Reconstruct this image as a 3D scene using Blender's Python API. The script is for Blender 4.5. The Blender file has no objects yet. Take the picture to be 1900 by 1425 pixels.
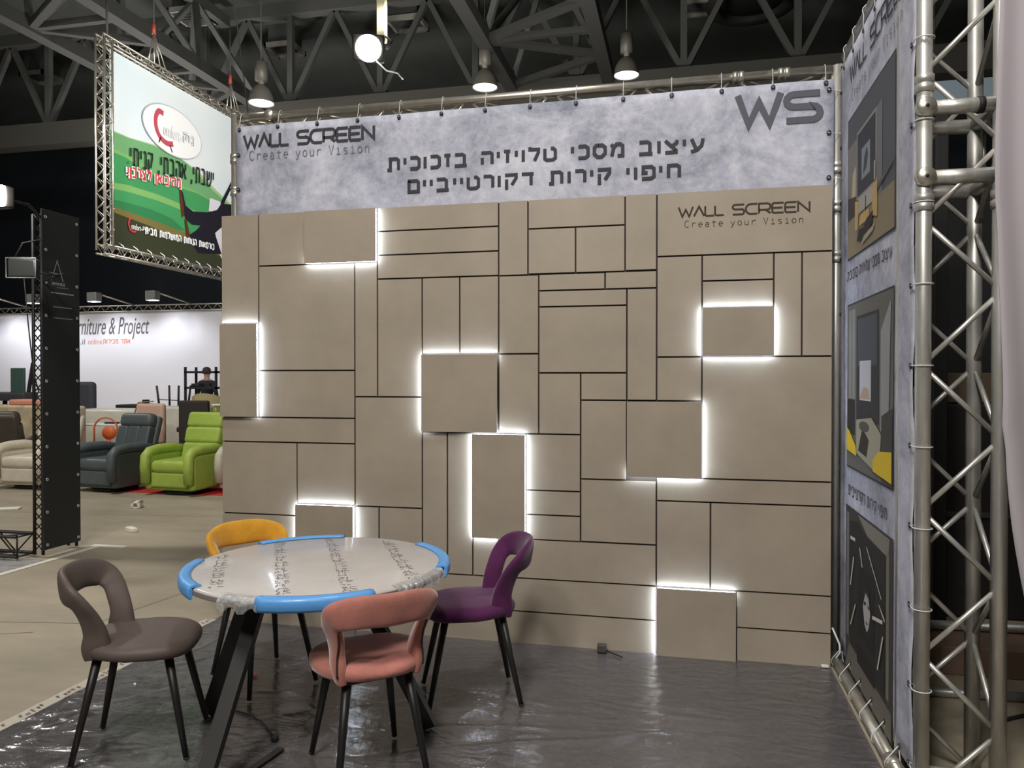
import bpy, bmesh, math, random
from mathutils import Vector as V, Matrix as M
random.seed(7)
S = bpy.context.scene
COL = S.collection
PI = math.pi

def lin(c):
    return tuple((x/255/12.92 if x/255 <= .04045 else ((x/255+.055)/1.055)**2.4) for x in c)

# ------------------------------------------------------------------ camera, view, world, lights
cam = bpy.data.cameras.new('camera'); cam_o = bpy.data.objects.new('camera', cam); COL.objects.link(cam_o)
cam.sensor_fit = 'HORIZONTAL'; cam.sensor_width = 36; cam.lens = 26.752; cam.clip_end = 200; cam.clip_start = .05
yaw, pitch = .22162, -.00954
fw = V((-math.sin(yaw)*math.cos(pitch), math.cos(yaw)*math.cos(pitch), math.sin(pitch)))
rt = V((math.cos(yaw), math.sin(yaw), 0)); up = rt.cross(fw)
mw = M((rt, up, -fw)).transposed().to_4x4(); mw.translation = V((2.7093, -4.0873, 1.476)); cam_o.matrix_world = mw
S.camera = cam_o
S.view_settings.view_transform = 'Standard'; S.view_settings.look = 'None'; S.view_settings.gamma = 1
S.view_settings.use_curve_mapping = False; S.view_settings.exposure = 0.0
wd = bpy.data.worlds.new('world'); S.world = wd; wd.use_nodes = True
wd.node_tree.nodes['Background'].inputs[0].default_value = (.9, .95, 1, 1); wd.node_tree.nodes['Background'].inputs[1].default_value = .05

def area(name, loc, target, power, size, col=(1, .97, .92)):
    l = bpy.data.lights.new(name, 'AREA'); l.shape = 'DISK'; l.size = size; l.energy = power; l.color = col
    o = bpy.data.objects.new(name, l); COL.objects.link(o); o.location = loc
    o.rotation_euler = (V(target)-V(loc)).to_track_quat('-Z', 'Y').to_euler(); return o
def spot(name, loc, target, power, ang, blend=.5, rad=.1, col=(1, .97, .93)):
    l = bpy.data.lights.new(name, 'SPOT'); l.spot_size = math.radians(ang); l.spot_blend = blend; l.energy = power
    l.shadow_soft_size = rad; l.color = col
    o = bpy.data.objects.new(name, l); COL.objects.link(o); o.location = loc
    o.rotation_euler = (V(target)-V(loc)).to_track_quat('-Z', 'Y').to_euler(); return o
# high bay hall lamps hanging over and behind the viewer
area('hall_lamp_light', (1.8, -5.6, 5.8), (1.2, 0, 1.3), 265, 1.2)
area('hall_lamp_light', (1.0, -8.6, 6.8), (1.8, 0, 1.2), 150, .8)
area('hall_lamp_light', (2.5, -2.4, 7.2), (1.3, -1.4, 0), 130, .6)
spot('hall_lamp_light', (-4.5, 1.0, 7.4), (-4.4, 4.2, .4), 1200, 100, .6, .3)
area('hall_lamp_light', (-11.5, 6.0, 7.4), (-11, 9.5, 0), 200, .8)
area('added_roof_fill', (.3, 5.2, 3.3), (-.5, 6.5, 10), 330, 1.5)  # unseen fill lights, added to brighten the roof steel and ceiling from below
area('added_roof_fill', (-8.2, 10.6, 3.6), (-8.2, 11.0, 10), 300, 1.5)
area('added_roof_fill', (-4.5, 1.0, 3.4), (-7.5, 5.0, 9), 110, 1.0)
spot('added_banner_spot', (-.2, 3.6, 5.3), (-5.35, 7.0, 4.9), 1050, 70, .8, .15, (1, .98, .95))  # extra unseen spot, added so the hills banner reads bright

# ------------------------------------------------------------------ materials
MATS = {}
def mat(name, c, rough=.6, metal=0, var=0, vscale=8, bump=0, bscale=60, emit=0, sheen=0, spec=.5, coat=0, c2=None, detail=6, stretch=None):
    if name in MATS: return MATS[name]
    m = bpy.data.materials.new(name); m.use_nodes = True; nt = m.node_tree; b = nt.nodes['Principled BSDF']
    col = lin(c); b.inputs['Base Color'].default_value = (*col, 1)
    b.inputs['Roughness'].default_value = rough; b.inputs['Metallic'].default_value = metal
    b.inputs['Specular IOR Level'].default_value = spec
    if sheen: b.inputs['Sheen Weight'].default_value = sheen; b.inputs['Sheen Roughness'].default_value = .4
    if coat: b.inputs['Coat Weight'].default_value = coat; b.inputs['Coat Roughness'].default_value = .12
    if emit: b.inputs['Emission Color'].default_value = (*col, 1); b.inputs['Emission Strength'].default_value = emit
    tc = None
    if var or c2 or bump:
        tc = nt.nodes.new('ShaderNodeTexCoord'); src = tc.outputs['Object']
        if stretch:
            mp = nt.nodes.new('ShaderNodeMapping'); mp.inputs['Scale'].default_value = stretch
            nt.links.new(src, mp.inputs[0]); src = mp.outputs[0]
    if var or c2:
        n = nt.nodes.new('ShaderNodeTexNoise'); n.inputs['Scale'].default_value = vscale; n.inputs['Detail'].default_value = detail
        n.inputs['Roughness'].default_value = .65
        r = nt.nodes.new('ShaderNodeValToRGB'); r.color_ramp.elements[0].position = .32; r.color_ramp.elements[1].position = .68
        a = c2 or tuple(max(0, x*(1-var)) for x in c); d = c if c2 else tuple(min(255, x*(1+var)) for x in c)
        r.color_ramp.elements[0].color = (*lin(a), 1); r.color_ramp.elements[1].color = (*lin(d), 1)
        nt.links.new(src, n.inputs[0]); nt.links.new(n.outputs[0], r.inputs[0]); nt.links.new(r.outputs[0], b.inputs['Base Color'])
    if bump:
        n = nt.nodes.new('ShaderNodeTexNoise'); n.inputs['Scale'].default_value = bscale; n.inputs['Detail'].default_value = 4
        bp = nt.nodes.new('ShaderNodeBump'); bp.inputs['Strength'].default_value = bump; bp.inputs['Distance'].default_value = .01
        nt.links.new(src, n.inputs[0]); nt.links.new(n.outputs[0], bp.inputs['Height']); nt.links.new(bp.outputs[0], b.inputs['Normal'])
    MATS[name] = m; return m

def film_mat(name, tint=(255, 255, 255), rough=.12, bump=.35, milk=.04, bscale=9, spec=.06):
    m = bpy.data.materials.new(name); m.use_nodes = True; nt = m.node_tree; N = nt.nodes
    for n in list(N): N.remove(n)
    out = N.new('ShaderNodeOutputMaterial'); tr = N.new('ShaderNodeBsdfTransparent'); gl = N.new('ShaderNodeBsdfGlossy'); di = N.new('ShaderNodeBsdfDiffuse')
    tr.inputs[0].default_value = (.97, .97, .97, 1); gl.inputs['Roughness'].default_value = rough; gl.inputs[0].default_value = (*lin(tint), 1)
    di.inputs[0].default_value = (*lin(tint), 1)
    tc = N.new('ShaderNodeTexCoord'); mp = N.new('ShaderNodeMapping'); mp.inputs['Scale'].default_value = (1, 2.2, 1); mp.inputs['Rotation'].default_value = (0, 0, -.35)
    n1 = N.new('ShaderNodeTexNoise'); n1.inputs['Scale'].default_value = bscale; n1.inputs['Detail'].default_value = 6; n1.inputs['Distortion'].default_value = 1.2
    bp = N.new('ShaderNodeBump'); bp.inputs['Strength'].default_value = bump; bp.inputs['Distance'].default_value = .03
    fr = N.new('ShaderNodeFresnel'); fr.inputs[0].default_value = 1.45
    ad = N.new('ShaderNodeMath'); ad.operation = 'ADD'; ad.inputs[1].default_value = spec; ad.use_clamp = True
    m1 = N.new('ShaderNodeMixShader'); m2 = N.new('ShaderNodeMixShader'); m1.inputs[0].default_value = milk
    L = nt.links.new
    L(tc.outputs['Object'], mp.inputs[0]); L(mp.outputs[0], n1.inputs[0]); L(n1.outputs[0], bp.inputs['Height'])
    L(bp.outputs[0], gl.inputs['Normal']); L(bp.outputs[0], fr.inputs['Normal'])
    L(fr.outputs[0], ad.inputs[0]); L(tr.outputs[0], m1.inputs[1]); L(di.outputs[0], m1.inputs[2])
    L(ad.outputs[0], m2.inputs[0]); L(m1.outputs[0], m2.inputs[1]); L(gl.outputs[0], m2.inputs[2]); L(m2.outputs[0], out.inputs[0])
    MATS[name] = m; return m

# ------------------------------------------------------------------ mesh helpers
class MB:
    def __init__(s): s.bm = bmesh.new(); s.mats = []
    def mi(s, m):
        if m not in s.mats: s.mats.append(m)
        return s.mats.index(m)
    def face(s, pts, m, smooth=False):
        f = s.bm.faces.new([s.bm.verts.new(p) for p in pts]); f.material_index = s.mi(m); f.smooth = smooth; return f
    def box(s, a, b, m, bev=0, seg=2, mw=None):
        a = V(a); b = V(b); c = (a+b)/2; d = b-a
        t = bmesh.new(); bmesh.ops.create_cube(t, size=1); bmesh.ops.scale(t, vec=d, verts=t.verts)
        if bev: bmesh.ops.bevel(t, geom=t.edges[:], offset=bev, segments=seg, affect='EDGES', profile=.5)
        bmesh.ops.translate(t, vec=c, verts=t.verts)
        if mw: bmesh.ops.transform(t, matrix=mw, verts=t.verts)
        s.add(t, m, bev > 0)
    def add(s, t, m, smooth=False, flat=True):
        i = s.mi(m); mp = {}; big = .3*max([f.calc_area() for f in t.faces]+[1e-9]) if flat else 1e9
        for v in t.verts: mp[v] = s.bm.verts.new(v.co)
        for f in t.faces:
            try:
                sm = smooth and f.calc_area() < big
                g = s.bm.faces.new([mp[v] for v in f.verts]); g.material_index = i; g.smooth = sm
            except ValueError: pass
        t.free()
    def rings(s, rings, m, closed=False, caps=True, smooth=True):
        i = s.mi(m); R = [[s.bm.verts.new(p) for p in r] for r in rings]; n = len(R[0])
        rng = range(len(R)) if closed else range(len(R)-1)
        for k in rng:
            A = R[k]; B = R[(k+1) % len(R)]
            for j in range(n):
                f = s.bm.faces.new((A[j], A[(j+1) % n], B[(j+1) % n], B[j])); f.material_index = i; f.smooth = smooth
        if caps and not closed:
            for r in (R[0][::-1], R[-1]):
                f = s.bm.faces.new(r); f.material_index = i
    def tube(s, pts, r, m, n=8, closed=False, r2=None, flat=1):
        pts = [V(p) for p in pts]; rs = []; prev = None
        for k, p in enumerate(pts):
            if closed: t = pts[(k+1) % len(pts)]-pts[k-1]
            else: t = pts[min(k+1, len(pts)-1)]-pts[max(k-1, 0)]
            t.normalize()
            if prev is None:
                a = V((0, 0, 1)) if abs(t.z) < .9 else V((1, 0, 0)); u = a.cross(t).normalized()
            else: u = (prev-t*prev.dot(t)).normalized()
            prev = u; w = t.cross(u)
            rr = r if r2 is None else r+(r2-r)*k/max(1, len(pts)-1)
            rs.append([p+u*rr*math.cos(2*PI*j/n)+w*rr*flat*math.sin(2*PI*j/n) for j in range(n)])
        s.rings(rs, m, closed)
    def lathe(s, prof, m, n=24, mw=None, caps=True):
        rs = []
        for r, z in prof:
            q = [V((max(r, 1e-4)*math.cos(2*PI*j/n), max(r, 1e-4)*math.sin(2*PI*j/n), z)) for j in range(n)]
            rs.append([mw @ p for p in q] if mw else q)
        s.rings(rs, m, False, caps)
    def bar(s, p0, p1, w, t, m, side):
        # flat bar: width w along 'side', thickness t
        p0 = V(p0); p1 = V(p1); T = (p1-p0).normalized(); a = (V(side)-T*V(side).dot(T)).normalized(); b = T.cross(a)
        s.rings([[p+a*w/2*i+b*t/2*j for i, j in ((-1, -1), (1, -1), (1, 1), (-1, 1))] for p in (p0, p1)], m, smooth=False)
    def build(s, name, parent=None, loc=None, rot=None):
        bmesh.ops.recalc_face_normals(s.bm, faces=s.bm.faces[:]) if s.bm.faces and getattr(s, 'recalc', True) else None
        me = bpy.data.meshes.new(name); s.bm.to_mesh(me); s.bm.free()
        for m in s.mats: me.materials.append(m)
        o = bpy.data.objects.new(name, me); COL.objects.link(o)
        if parent: o.parent = parent
        if loc: o.location = loc
        if rot is not None: o.rotation_euler = (0, 0, rot)
        return o

def tag(o, label, cat, group=None, kind=None):
    o['label'] = label; o['category'] = cat
    if group: o['group'] = group
    if kind: o['kind'] = kind
    return o
def thing(name, label, cat, loc=(0, 0, 0), rot=0, group=None):
    o = bpy.data.objects.new(name, None); COL.objects.link(o); o.location = loc; o.rotation_euler = (0, 0, rot); o.empty_display_size = .1
    return tag(o, label, cat, group)
def struct(name, mb):
    o = mb.build(name); o['kind'] = 'structure'; return o
def one(name, parent, fn):
    mb = MB(); fn(mb); return mb.build(name, parent)
def copy_tree(o, parent=None):
    c = o.copy(); COL.objects.link(c)
    if parent: c.parent = parent
    for ch in list(o.children): copy_tree(ch, c)
    return c

# -------- lettering
def text_mesh(mb, body, m, org, xd, yd, width=None, height=None, bold=0, shear=0, align='L', rtl=False, depth=.001):
    """flat lettering: org = lower left of its bounding box, xd reading direction, yd up"""
    c = bpy.data.curves.new('lettering', 'FONT'); c.body = body[::-1] if rtl else body; c.shear = shear; c.resolution_u = 3; c.fill_mode = 'FRONT'
    o = bpy.data.objects.new('lettering', c); COL.objects.link(o)
    dg = bpy.context.evaluated_depsgraph_get(); dg.update()
    me = bpy.data.meshes.new_from_object(o.evaluated_get(dg)); bpy.data.objects.remove(o); bpy.data.curves.remove(c)
    xs = [v.co.x for v in me.vertices]; ys = [v.co.y for v in me.vertices]
    x0, x1, y0, y1 = min(xs), max(xs), min(ys), max(ys)
    sy = height/(y1-y0) if height else width/(x1-x0); sx = width/(x1-x0) if width else sy
    org = V(org); xd = V(xd); yd = V(yd); nn = xd.cross(yd)
    e = max(0, bold)*sy
    for k, (ox, oy) in enumerate(((0, 0), (-e, 0), (e, 0), (0, e), (0, -e)) if e else ((0, 0),)):   # heavier weight: the letters laid over themselves
        t = bmesh.new(); t.from_mesh(me)
        for v in t.verts: v.co = org+xd*((v.co.x-x0)*sx+ox)+yd*((v.co.y-y0)*sy+oy)+nn*(depth+.00006*k)
        mb.add(t, m)
    bpy.data.meshes.remove(me); mb.recalc = False
    return mb
def words(mb, name, parent, xd, gap):
    """one part per word: cut the lettering where the blank between letters is wider than gap"""
    xd = V(xd); bm = mb.bm; bm.verts.index_update(); seen = set(); isl = []
    for v in bm.verts:
        if v in seen: continue
        st = [v]; seen.add(v); grp = []
        while st:
            q = st.pop(); grp.append(q)
            for ed in q.link_edges:
                o = ed.other_vert(q)
                if o not in seen: seen.add(o); st.append(o)
        u = [q.co.dot(xd) for q in grp]; isl.append((min(u), max(u), grp))
    isl.sort(key=lambda q: q[0]); out = []; hi = -1e9
    for a, b, grp in isl:
        if a-hi > gap: out.append([])
        hi = max(hi, b); out[-1].append(grp)
    res = []
    for wgrp in out:
        n = MB(); n.mats = list(mb.mats); n.recalc = False; mp = {}
        vs = [v for grp in wgrp for v in grp]
        for v in vs: mp[v] = n.bm.verts.new(v.co)
        fs = {f for v in vs for f in v.link_faces}
        for f in sorted(fs, key=lambda f: f.index):
            try: g2 = n.bm.faces.new([mp[v] for v in f.verts]); g2.material_index = f.material_index
            except ValueError: pass
        res.append(n.build(name, parent))
    bm.free(); return res
def arc(cx, cy, rx, ry, a0, a1, n=8):
    return [(cx+rx*math.cos(math.radians(a0+(a1-a0)*k/n)), cy+ry*math.sin(math.radians(a0+(a1-a0)*k/n))) for k in range(n+1)]
GL = {  # stroke letters, unit height; (advance, strokes)
 'W': (1.5, [[(0, 1), (.36, 0), (.7, .72), (1.04, 0), (1.4, 1)]]),
 'A': (1.1, [[(0, 0), (.5, 1), (1.0, 0)]]),
 'L': (.95, [[(0, 1), (0, .12), (.12, 0), (.85, 0)]]),
 ' ': (.75, []),
 'S': (1.25, [[(1.1, 1), (.25, 1)]+arc(.25, .76, .25, .24, 90, 270, 6)+[(.85, .5)]+arc(.85, .26, .25, .26, 90, -90, 6)+[(0, 0)]]),
 'C': (1.25, [[(1.1, 1), (.45, 1)]+arc(.45, .5, .45, .5, 90, 270, 10)+[(1.1, 0)]]),
 'R': (1.25, [[(0, 0), (0, 1), (.8, 1)]+arc(.8, .68, .28, .32, 90, -90, 6)+[(0, .36)], [(.62, .36), (1.08, 0)]]),
 'E': (1.2, [[(1.05, 1), (.12, 1), (0, .88), (0, .12), (.12, 0), (1.05, 0)], [(0, .5), (.95, .5)]]),
 'N': (1.25, [[(0, 0), (0, 1), (1.05, .02), (1.05, 1)]]),
 # narrow light letters
 'c': (1, [arc(.42, .5, .36, .5, 50, 310, 10)]),
 'r': (1, [[(.2, .66), (.2, 0)], [(.2, .4)]+arc(.5, .42, .28, .24, 160, 40, 5)]),
 'e': (1, [[(.12, .34), (.68, .34)]+arc(.4, .33, .28, .33, 0, 310, 12)]),
 'a': (1, [arc(.38, .48, .25, .18, 150, 0, 6)+[(.64, 0)], arc(.38, .2, .26, .2, 20, 340, 10)]),
 't': (1, [[(.35, .9), (.35, .14)]+arc(.5, .14, .15, .14, 180, 290, 4), [(.12, .66), (.66, .66)]]),
 'y': (1, [[(.12, .66), (.4, 0)], [(.68, .66), (.34, -.18), (.12, -.26)]]),
 'o': (1, [arc(.4, .33, .28, .33, 0, 360, 14)]),
 'u': (1, [[(.14, .66), (.14, .22)]+arc(.38, .22, .24, .22, 180, 330, 6)+[(.64, .22)], [(.64, .66), (.64, 0)]]),
 'v': (1, [[(.08, 1), (.4, 0), (.72, 1)]]),
 'i': (1, [[(.2, .66), (.42, .66), (.42, 0)], [(.16, 0), (.68, 0)], [(.38, .9), (.44, .9)]]),
 's': (1, [[(.64, .6)]+arc(.4, .5, .22, .16, 60, 250, 6)+arc(.4, .17, .25, .17, 70, -130, 7)]),
 'n': (1, [[(.16, .66), (.16, 0)], [(.16, .42)]+arc(.4, .42, .24, .24, 160, 0, 6)+[(.64, 0)]]),
}
def ribbon(mb, pts, w, m, f):
    q = [V((p[0], p[1])) for p in pts]; pts = [p for k, p in enumerate(q) if not k or (p-q[k-1]).length > w*.03]; L = []; R = []
    for k, p in enumerate(pts):
        d0 = (p-pts[k-1]).normalized() if k else None; d1 = (pts[k+1]-p).normalized() if k < len(pts)-1 else None
        d = (d0+d1) if d0 and d1 else (d1 or d0)
        if d.length < 1e-6: d = d0
        d = d.normalized(); n = V((-d.y, d.x)); ref = d1 or d0
        c = max(.45, abs(n.dot(V((-ref.y, ref.x))))); h = w/2/c
        L.append(p+n*h); R.append(p-n*h)
    for k in range(len(pts)-1): mb.face([f(R[k]), f(R[k+1]), f(L[k+1]), f(L[k])], m)
def stroke_text(mb, s, m, org, xd, yd, h, width, weight, depth=.001):
    org = V(org); xd = V(xd); yd = V(yd); nn = xd.cross(yd)
    tot = sum(GL[c][0] for c in s)-.15; sx = width/tot
    x = 0
    for c in s:
        adv, st = GL[c]
        for k, pl in enumerate(st):
            # strokes drawn in true metric space so that the weight stays even
            ribbon(mb, [((x+p[0])*sx, p[1]*h) for p in pl], weight, m, lambda q, k=k: org+xd*q.x+yd*q.y+nn*(depth+.0002*k))
        x += adv
    mb.recalc = False
def tagline(mb, m, org, xd, yd, h, width, weight, depth=.001):
    stroke_text(mb, 'create your vision', m, org, xd, yd, h, width, weight, depth)
HEB = {  # Hebrew letters as strokes, (width, strokes)
 'א': (.8, [[(0, 1), (.78, 0)], [(.72, 1), (.72, .72), (.46, .44)], [(.05, 0), (.05, .36), (.3, .62)]]),
 'ב': (.8, [[(0, 1), (.5, 1), (.64, .86), (.64, 0)], [(-.02, 0), (.8, 0)]]), 'ד': (.76, [[(0, 1), (.76, 1)], [(.6, 1), (.6, 0)]]),
 'ה': (.74, [[(0, 1), (.58, 1), (.72, .86), (.72, 0)], [(.06, .56), (.06, 0)]]), 'ו': (.14, [[(.08, 1), (.08, 0)]]),
 'ז': (.42, [[(0, 1), (.42, 1)], [(.24, 1), (.24, 0)]]), 'ח': (.74, [[(0, 1), (.58, 1), (.72, .86), (.72, 0)], [(.08, 1), (.08, 0)]]),
 'ט': (.76, [[(.06, 1), (.06, .12), (.18, 0), (.58, 0), (.74, .16), (.74, .82), (.6, 1), (.44, 1)]]), 'י': (.14, [[(.08, 1), (.08, .48)]]),
 'כ': (.64, [[(0, 1), (.46, 1), (.62, .82), (.62, .18), (.46, 0), (0, 0)]]), 'ל': (.66, [[(.06, 1.24), (.06, 1), (.62, 1), (.62, .76), (.36, 0)]]),
 'מ': (.8, [[(.04, 1), (.2, .74), (.08, 0)], [(.2, .74), (.38, 1), (.6, 1), (.76, .84), (.76, 0), (.44, 0)]]),
 'ם': (.74, [[(0, 1), (.6, 1), (.72, .86), (.72, 0), (.08, 0), (.08, 1)]]), 'נ': (.44, [[(.1, 1), (.28, 1), (.42, .86), (.42, 0), (0, 0)]]),
 'ן': (.14, [[(.08, 1), (.08, -.3)]]), 'ס': (.76, [[(.3, 1), (.56, 1), (.74, .8), (.74, .28), (.52, 0), (.26, 0), (.06, .28), (.06, .8), (.18, 1), (.34, 1)]]),
 'ע': (.76, [[(.74, 1), (.66, .42), (.4, .08), (.02, -.08)], [(.06, 1), (.34, .1)]]), 'פ': (.72, [[(.34, .5), (.08, .5), (.08, 1), (.56, 1), (.72, .84), (.72, .16), (.56, 0), (0, 0)]]),
 'צ': (.76, [[(0, 1), (.66, .14), (.66, 0), (0, 0)], [(.72, 1), (.68, .76), (.42, .52)]]), 'ק': (.76, [[(0, 1), (.72, 1), (.72, .72), (.44, .1)], [(.1, .62), (.1, -.3)]]),
 'ר': (.62, [[(0, 1), (.46, 1), (.6, .86), (.6, 0)]]), 'ש': (.98, [[(.04, 1), (.12, 0), (.6, 0), (.88, .34), (.94, 1)], [(.5, 1), (.46, .5), (.1, .34)]]),
 'ת': (.84, [[(.08, 1), (.64, 1), (.78, .86), (.78, 0)], [(.2, 1), (.2, 0), (-.02, 0)]]), ' ': (.36, []), ',': (.1, [[(.1, .1), (.02, -.22)]]), '.': (.1, [[(0, .06), (.12, .06)]]),
 '!': (.12, [[(.06, 1), (.06, .32)], [(.06, .14), (.06, 0)]])}
def heb(mb, s, m, org, xd, yd, h, width, weight, depth=.001):
    """Hebrew line, right to left; org = left end of the base line"""
    org = V(org); xd = V(xd).normalized(); yd = V(yd); nn = xd.cross(yd); gap = .32
    tot = sum(HEB[c][0]+gap for c in s)-gap; sx = width/tot; x = tot
    for c in s:
        w, st = HEB[c]; x -= w
        for k, pl in enumerate(st): ribbon(mb, [((x+p[0])*sx, weight/2+p[1]*(h-weight)) for p in pl], weight, m, lambda q, k=k: org+xd*q.x+yd*q.y+nn*(depth+.00015*k))
        x -= gap
    mb.recalc = False
def printed(mb, org, xd, yd, w, h, layers, base=.0008, step=.00035):
    """a printed picture: flat inks laid one over the other on the fabric"""
    org = V(org); xd = V(xd); yd = V(yd); nn = xd.cross(yd)
    for k, (m, pts) in enumerate(layers):
        mb.face([org+xd*(u*w)+yd*(v*h)+nn*(base+step*k) for u, v in pts], m)
    mb.recalc = False

# ------------------------------------------------------------------ shared materials
ALU = mat('aluminium', (190, 188, 182), .42, .6, var=.08, vscale=25, stretch=(1, 1, .2))
ALUB = mat('bright aluminium', (204, 199, 186), .32, .8, var=.05, vscale=20)
BLACKMETAL = mat('black metal', (40, 38, 36), .45, .3)
BLACK = mat('black', (22, 22, 22), .7)
WHITE = mat('white plastic', (225, 225, 225), .4)
STEEL = mat('painted steel', (70, 70, 68), .7, .1)
STEELD = mat('dark steel', (96, 97, 94), .8, .1)
INK = mat('charcoal print', (52, 50, 56), .75)
INKL = mat('grey print', (112, 110, 116), .75)

# ------------------------------------------------------------------ the hall
mb = MB(); CONC = mat('concrete', (158, 147, 128), .55, var=.09, vscale=1.1, bump=.08, bscale=30, detail=9, stretch=(.6, 1.6, 1), spec=.35)
mb.face([(-30, -14, 0), (16, -14, 0), (16, 22, 0), (-30, 22, 0)], CONC)
JNT = mat('floor joint', (96, 88, 76), .8)
for a, c in (((-.72, -.21), (-.58, .74)), ((-.58, .74), (-.40, 3.2)), ((-3.1, -.62), (-.72, -.21)), ((-2.2, -.95), (-.95, -.42)), ((-6.5, 2.6), (-.4, 3.2))):
    d = (V(c)-V(a)).normalized(); n = V((-d.y, d.x))*.004
    mb.face([(p.x, p.y, .0006) for p in (V(a)-n, V(c)-n, V(c)+n, V(a)+n)], JNT)
struct('floor', mb)
CEIL = mat('dark ceiling', (84, 87, 84), .9, var=.08, vscale=.4)
mb = MB(); mb.box((-30, -14, 10.6), (16, 22, 10.8), CEIL); struct('ceiling', mb)
DWALL = mat('dark hall wall', (58, 63, 70), .9, var=.08, vscale=.5)
for n, a, b in (('wall_back', (-30, 22, 0), (16, 22.2, 10.8)), ('wall_left', (-30.2, -14, 0), (-30, 22, 10.8)), ('wall_right', (16, -14, 0), (16.2, 22, 10.8)), ('wall_front', (-30, -14.2, 0), (16, -14, 10.8))):
    mb = MB(); mb.box(a, b, DWALL); struct(n, mb)

# roof trusses running away from the viewer
def roof_truss(x0, x1, label):
    t = thing('roof_truss', label, 'roof truss', (x0, 0, 8), 0, 'roof trusses')
    w = x1-x0; y0, y1 = -4, 12.6; n = 7; st = (y1-y0)/n
    for x in (0, w): one('bottom_chord', t, lambda b: b.box((x-.13, y0, -.13), (x+.13, y1, .13), STEEL))
    one('top_chord', t, lambda b: b.box((w/2-.12, y0, 2.0), (w/2+.12, y1, 2.25), STEELD))
    for k in range(n):
        ya = y0+k*st; yb = ya+st; ym = (ya+yb)/2
        for A, B in (((0, ya, 0), (w, ym, 0)), ((w, ym, 0), (0, yb, 0))):
            one('cross_brace', t, lambda b: b.bar(A, B, .13, .13, STEEL, (0, 0, 1)))
        one('cross_strut', t, lambda b: b.bar((0, ya, 0), (w, ya+.02, 0), .12, .12, STEEL, (0, 0, 1)))
        for x in (0, w):
            one('web_brace', t, lambda b: b.bar((x, ya, 0), (w/2, ym, 2.1), .11, .11, STEELD, (0, 1, 0)))
            one('web_brace', t, lambda b: b.bar((w/2, ym, 2.1), (x, yb, 0), .11, .11, STEELD, (0, 1, 0)))
roof_truss(-9.2, -7.25, 'grey lattice roof truss above the green hills banner')
roof_truss(-1.06, 1.1, 'grey lattice roof truss above the middle of the grey header banner')
# girder that carries them, with its web
t = thing('roof_girder', 'long grey roof girder crossing the hall behind the header banner', 'girder', (0, 13.0, 8))
one('bottom_flange', t, lambda b: b.box((-29, -.22, -.42), (15, .22, .16), mat('girder grey', (86, 84, 78), .75)))
one('top_flange', t, lambda b: b.box((-29, -.15, 2.3), (15, .15, 2.6), STEELD))
for k in range(-9, 6):
    x = k*2.35+.35
    one('web_post', t, lambda b: b.box((x-.07, -.07, .1), (x+.07, .07, 2.4), STEELD))
    for s in (-1, 1): one('web_brace', t, lambda b: b.bar((x, 0, .1), (x+s*1.17, 0, 2.35), .12, .12, STEELD, (0, 1, 0)))
# ceiling grilles
GR = mat('grille frame', (160, 158, 150), .6); GRI = mat('grille inside', (84, 86, 84), .8)
def grille(cx, cy, sx, sy, label):
    t = thing('ceiling_vent', label, 'vent', (cx, cy, 10.0), 0, 'ceiling vents')
    def fr(b):
        for a, c in (((-sx, -sy), (sx, -sy+.06)), ((-sx, sy-.06), (sx, sy)), ((-sx, -sy), (-sx+.06, sy)), ((sx-.06, -sy), (sx, sy))):
            b.box((a[0], a[1], 0), (c[0], c[1], .12), GR)
    one('frame', t, fr)
    one('louvre', t, lambda b: [b.box((-sx+.06, -sy+.1+k*.11, .05), (sx-.06, -sy+.14+k*.11, .1), GRI) for k in range(int((2*sy-.2)/.11))])
    one('duct_neck', t, lambda b: b.box((-sx+.08, -sy+.08, .1), (sx-.08, sy-.08, .6), GRI))
grille(-15.27, 14.34, .40, .40, 'square ceiling vent with pale frame at far left above the black column')
grille(-7.5, 14.16, .40, .38, 'square ceiling vent left of the hanging floodlight')
grille(3.06, 14.2, .40, .38, 'square ceiling vent at the top right beside the round duct')
grille(-3.85, 13.5, .42, .38, 'square ceiling vent directly behind the hanging floodlight')
grille(-8.7, 12.0, .42, .4, 'square ceiling vent at the top edge above the hills banner chain')
t = thing('ceiling_duct', 'large round dark duct mouth on the ceiling at upper right', 'duct', (4.2, 14.1, 9.9))
one('duct_ring', t, lambda b: b.lathe([(.72, 0), (.98, 0), (1.0, .06), (1.0, .7), (.72, .7), (.72, .0)], mat('duct grey', (62, 62, 62), .6), 40, None, False))
one('duct_plate', t, lambda b: b.lathe([(0, .12), (.71, .12), (.71, .2), (0, .2)], mat('duct dark', (40, 41, 42), .7), 40))

# pendant high bay lamps
def pendant(loc, label):
    t = thing('pendant_lamp', label, 'lamp', loc, 0, 'pendant hall lamps')
    g = mat('lamp aluminium', (120, 116, 108), .5, .3)
    one('lamp_shade', t, lambda b: b.lathe([(.25, 0), (.245, .04), (.22, .16), (.17, .27), (.1, .34), (.07, .36)], g, 28, None, False))
    one('lens', t, lambda b: b.lathe([(0, .012), (.235, .012), (.235, .02), (0, .03)], mat('lit lens', (255, 252, 244), .5, emit=2.2), 28))
    one('ballast', t, lambda b: b.lathe([(.05, .36), (.05, .44), (.12, .45), (.125, .8), (.03, .82)], g, 20))
    one('hanger', t, lambda b: b.tube([(0, 0, .82), (0, 0, 10.55-loc[2])], .012, STEELD, 6))
pendant((-5.42, 9.51, 6.86), 'lit bell shaped hall lamp above the left end of the header banner')
pendant((-1.12, 10.48, 7.17), 'lit bell shaped hall lamp above the middle of the header banner')
pendant((1.60, 11.1, 7.41), 'lit bell shaped hall lamp right of the grey roof truss')

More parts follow.
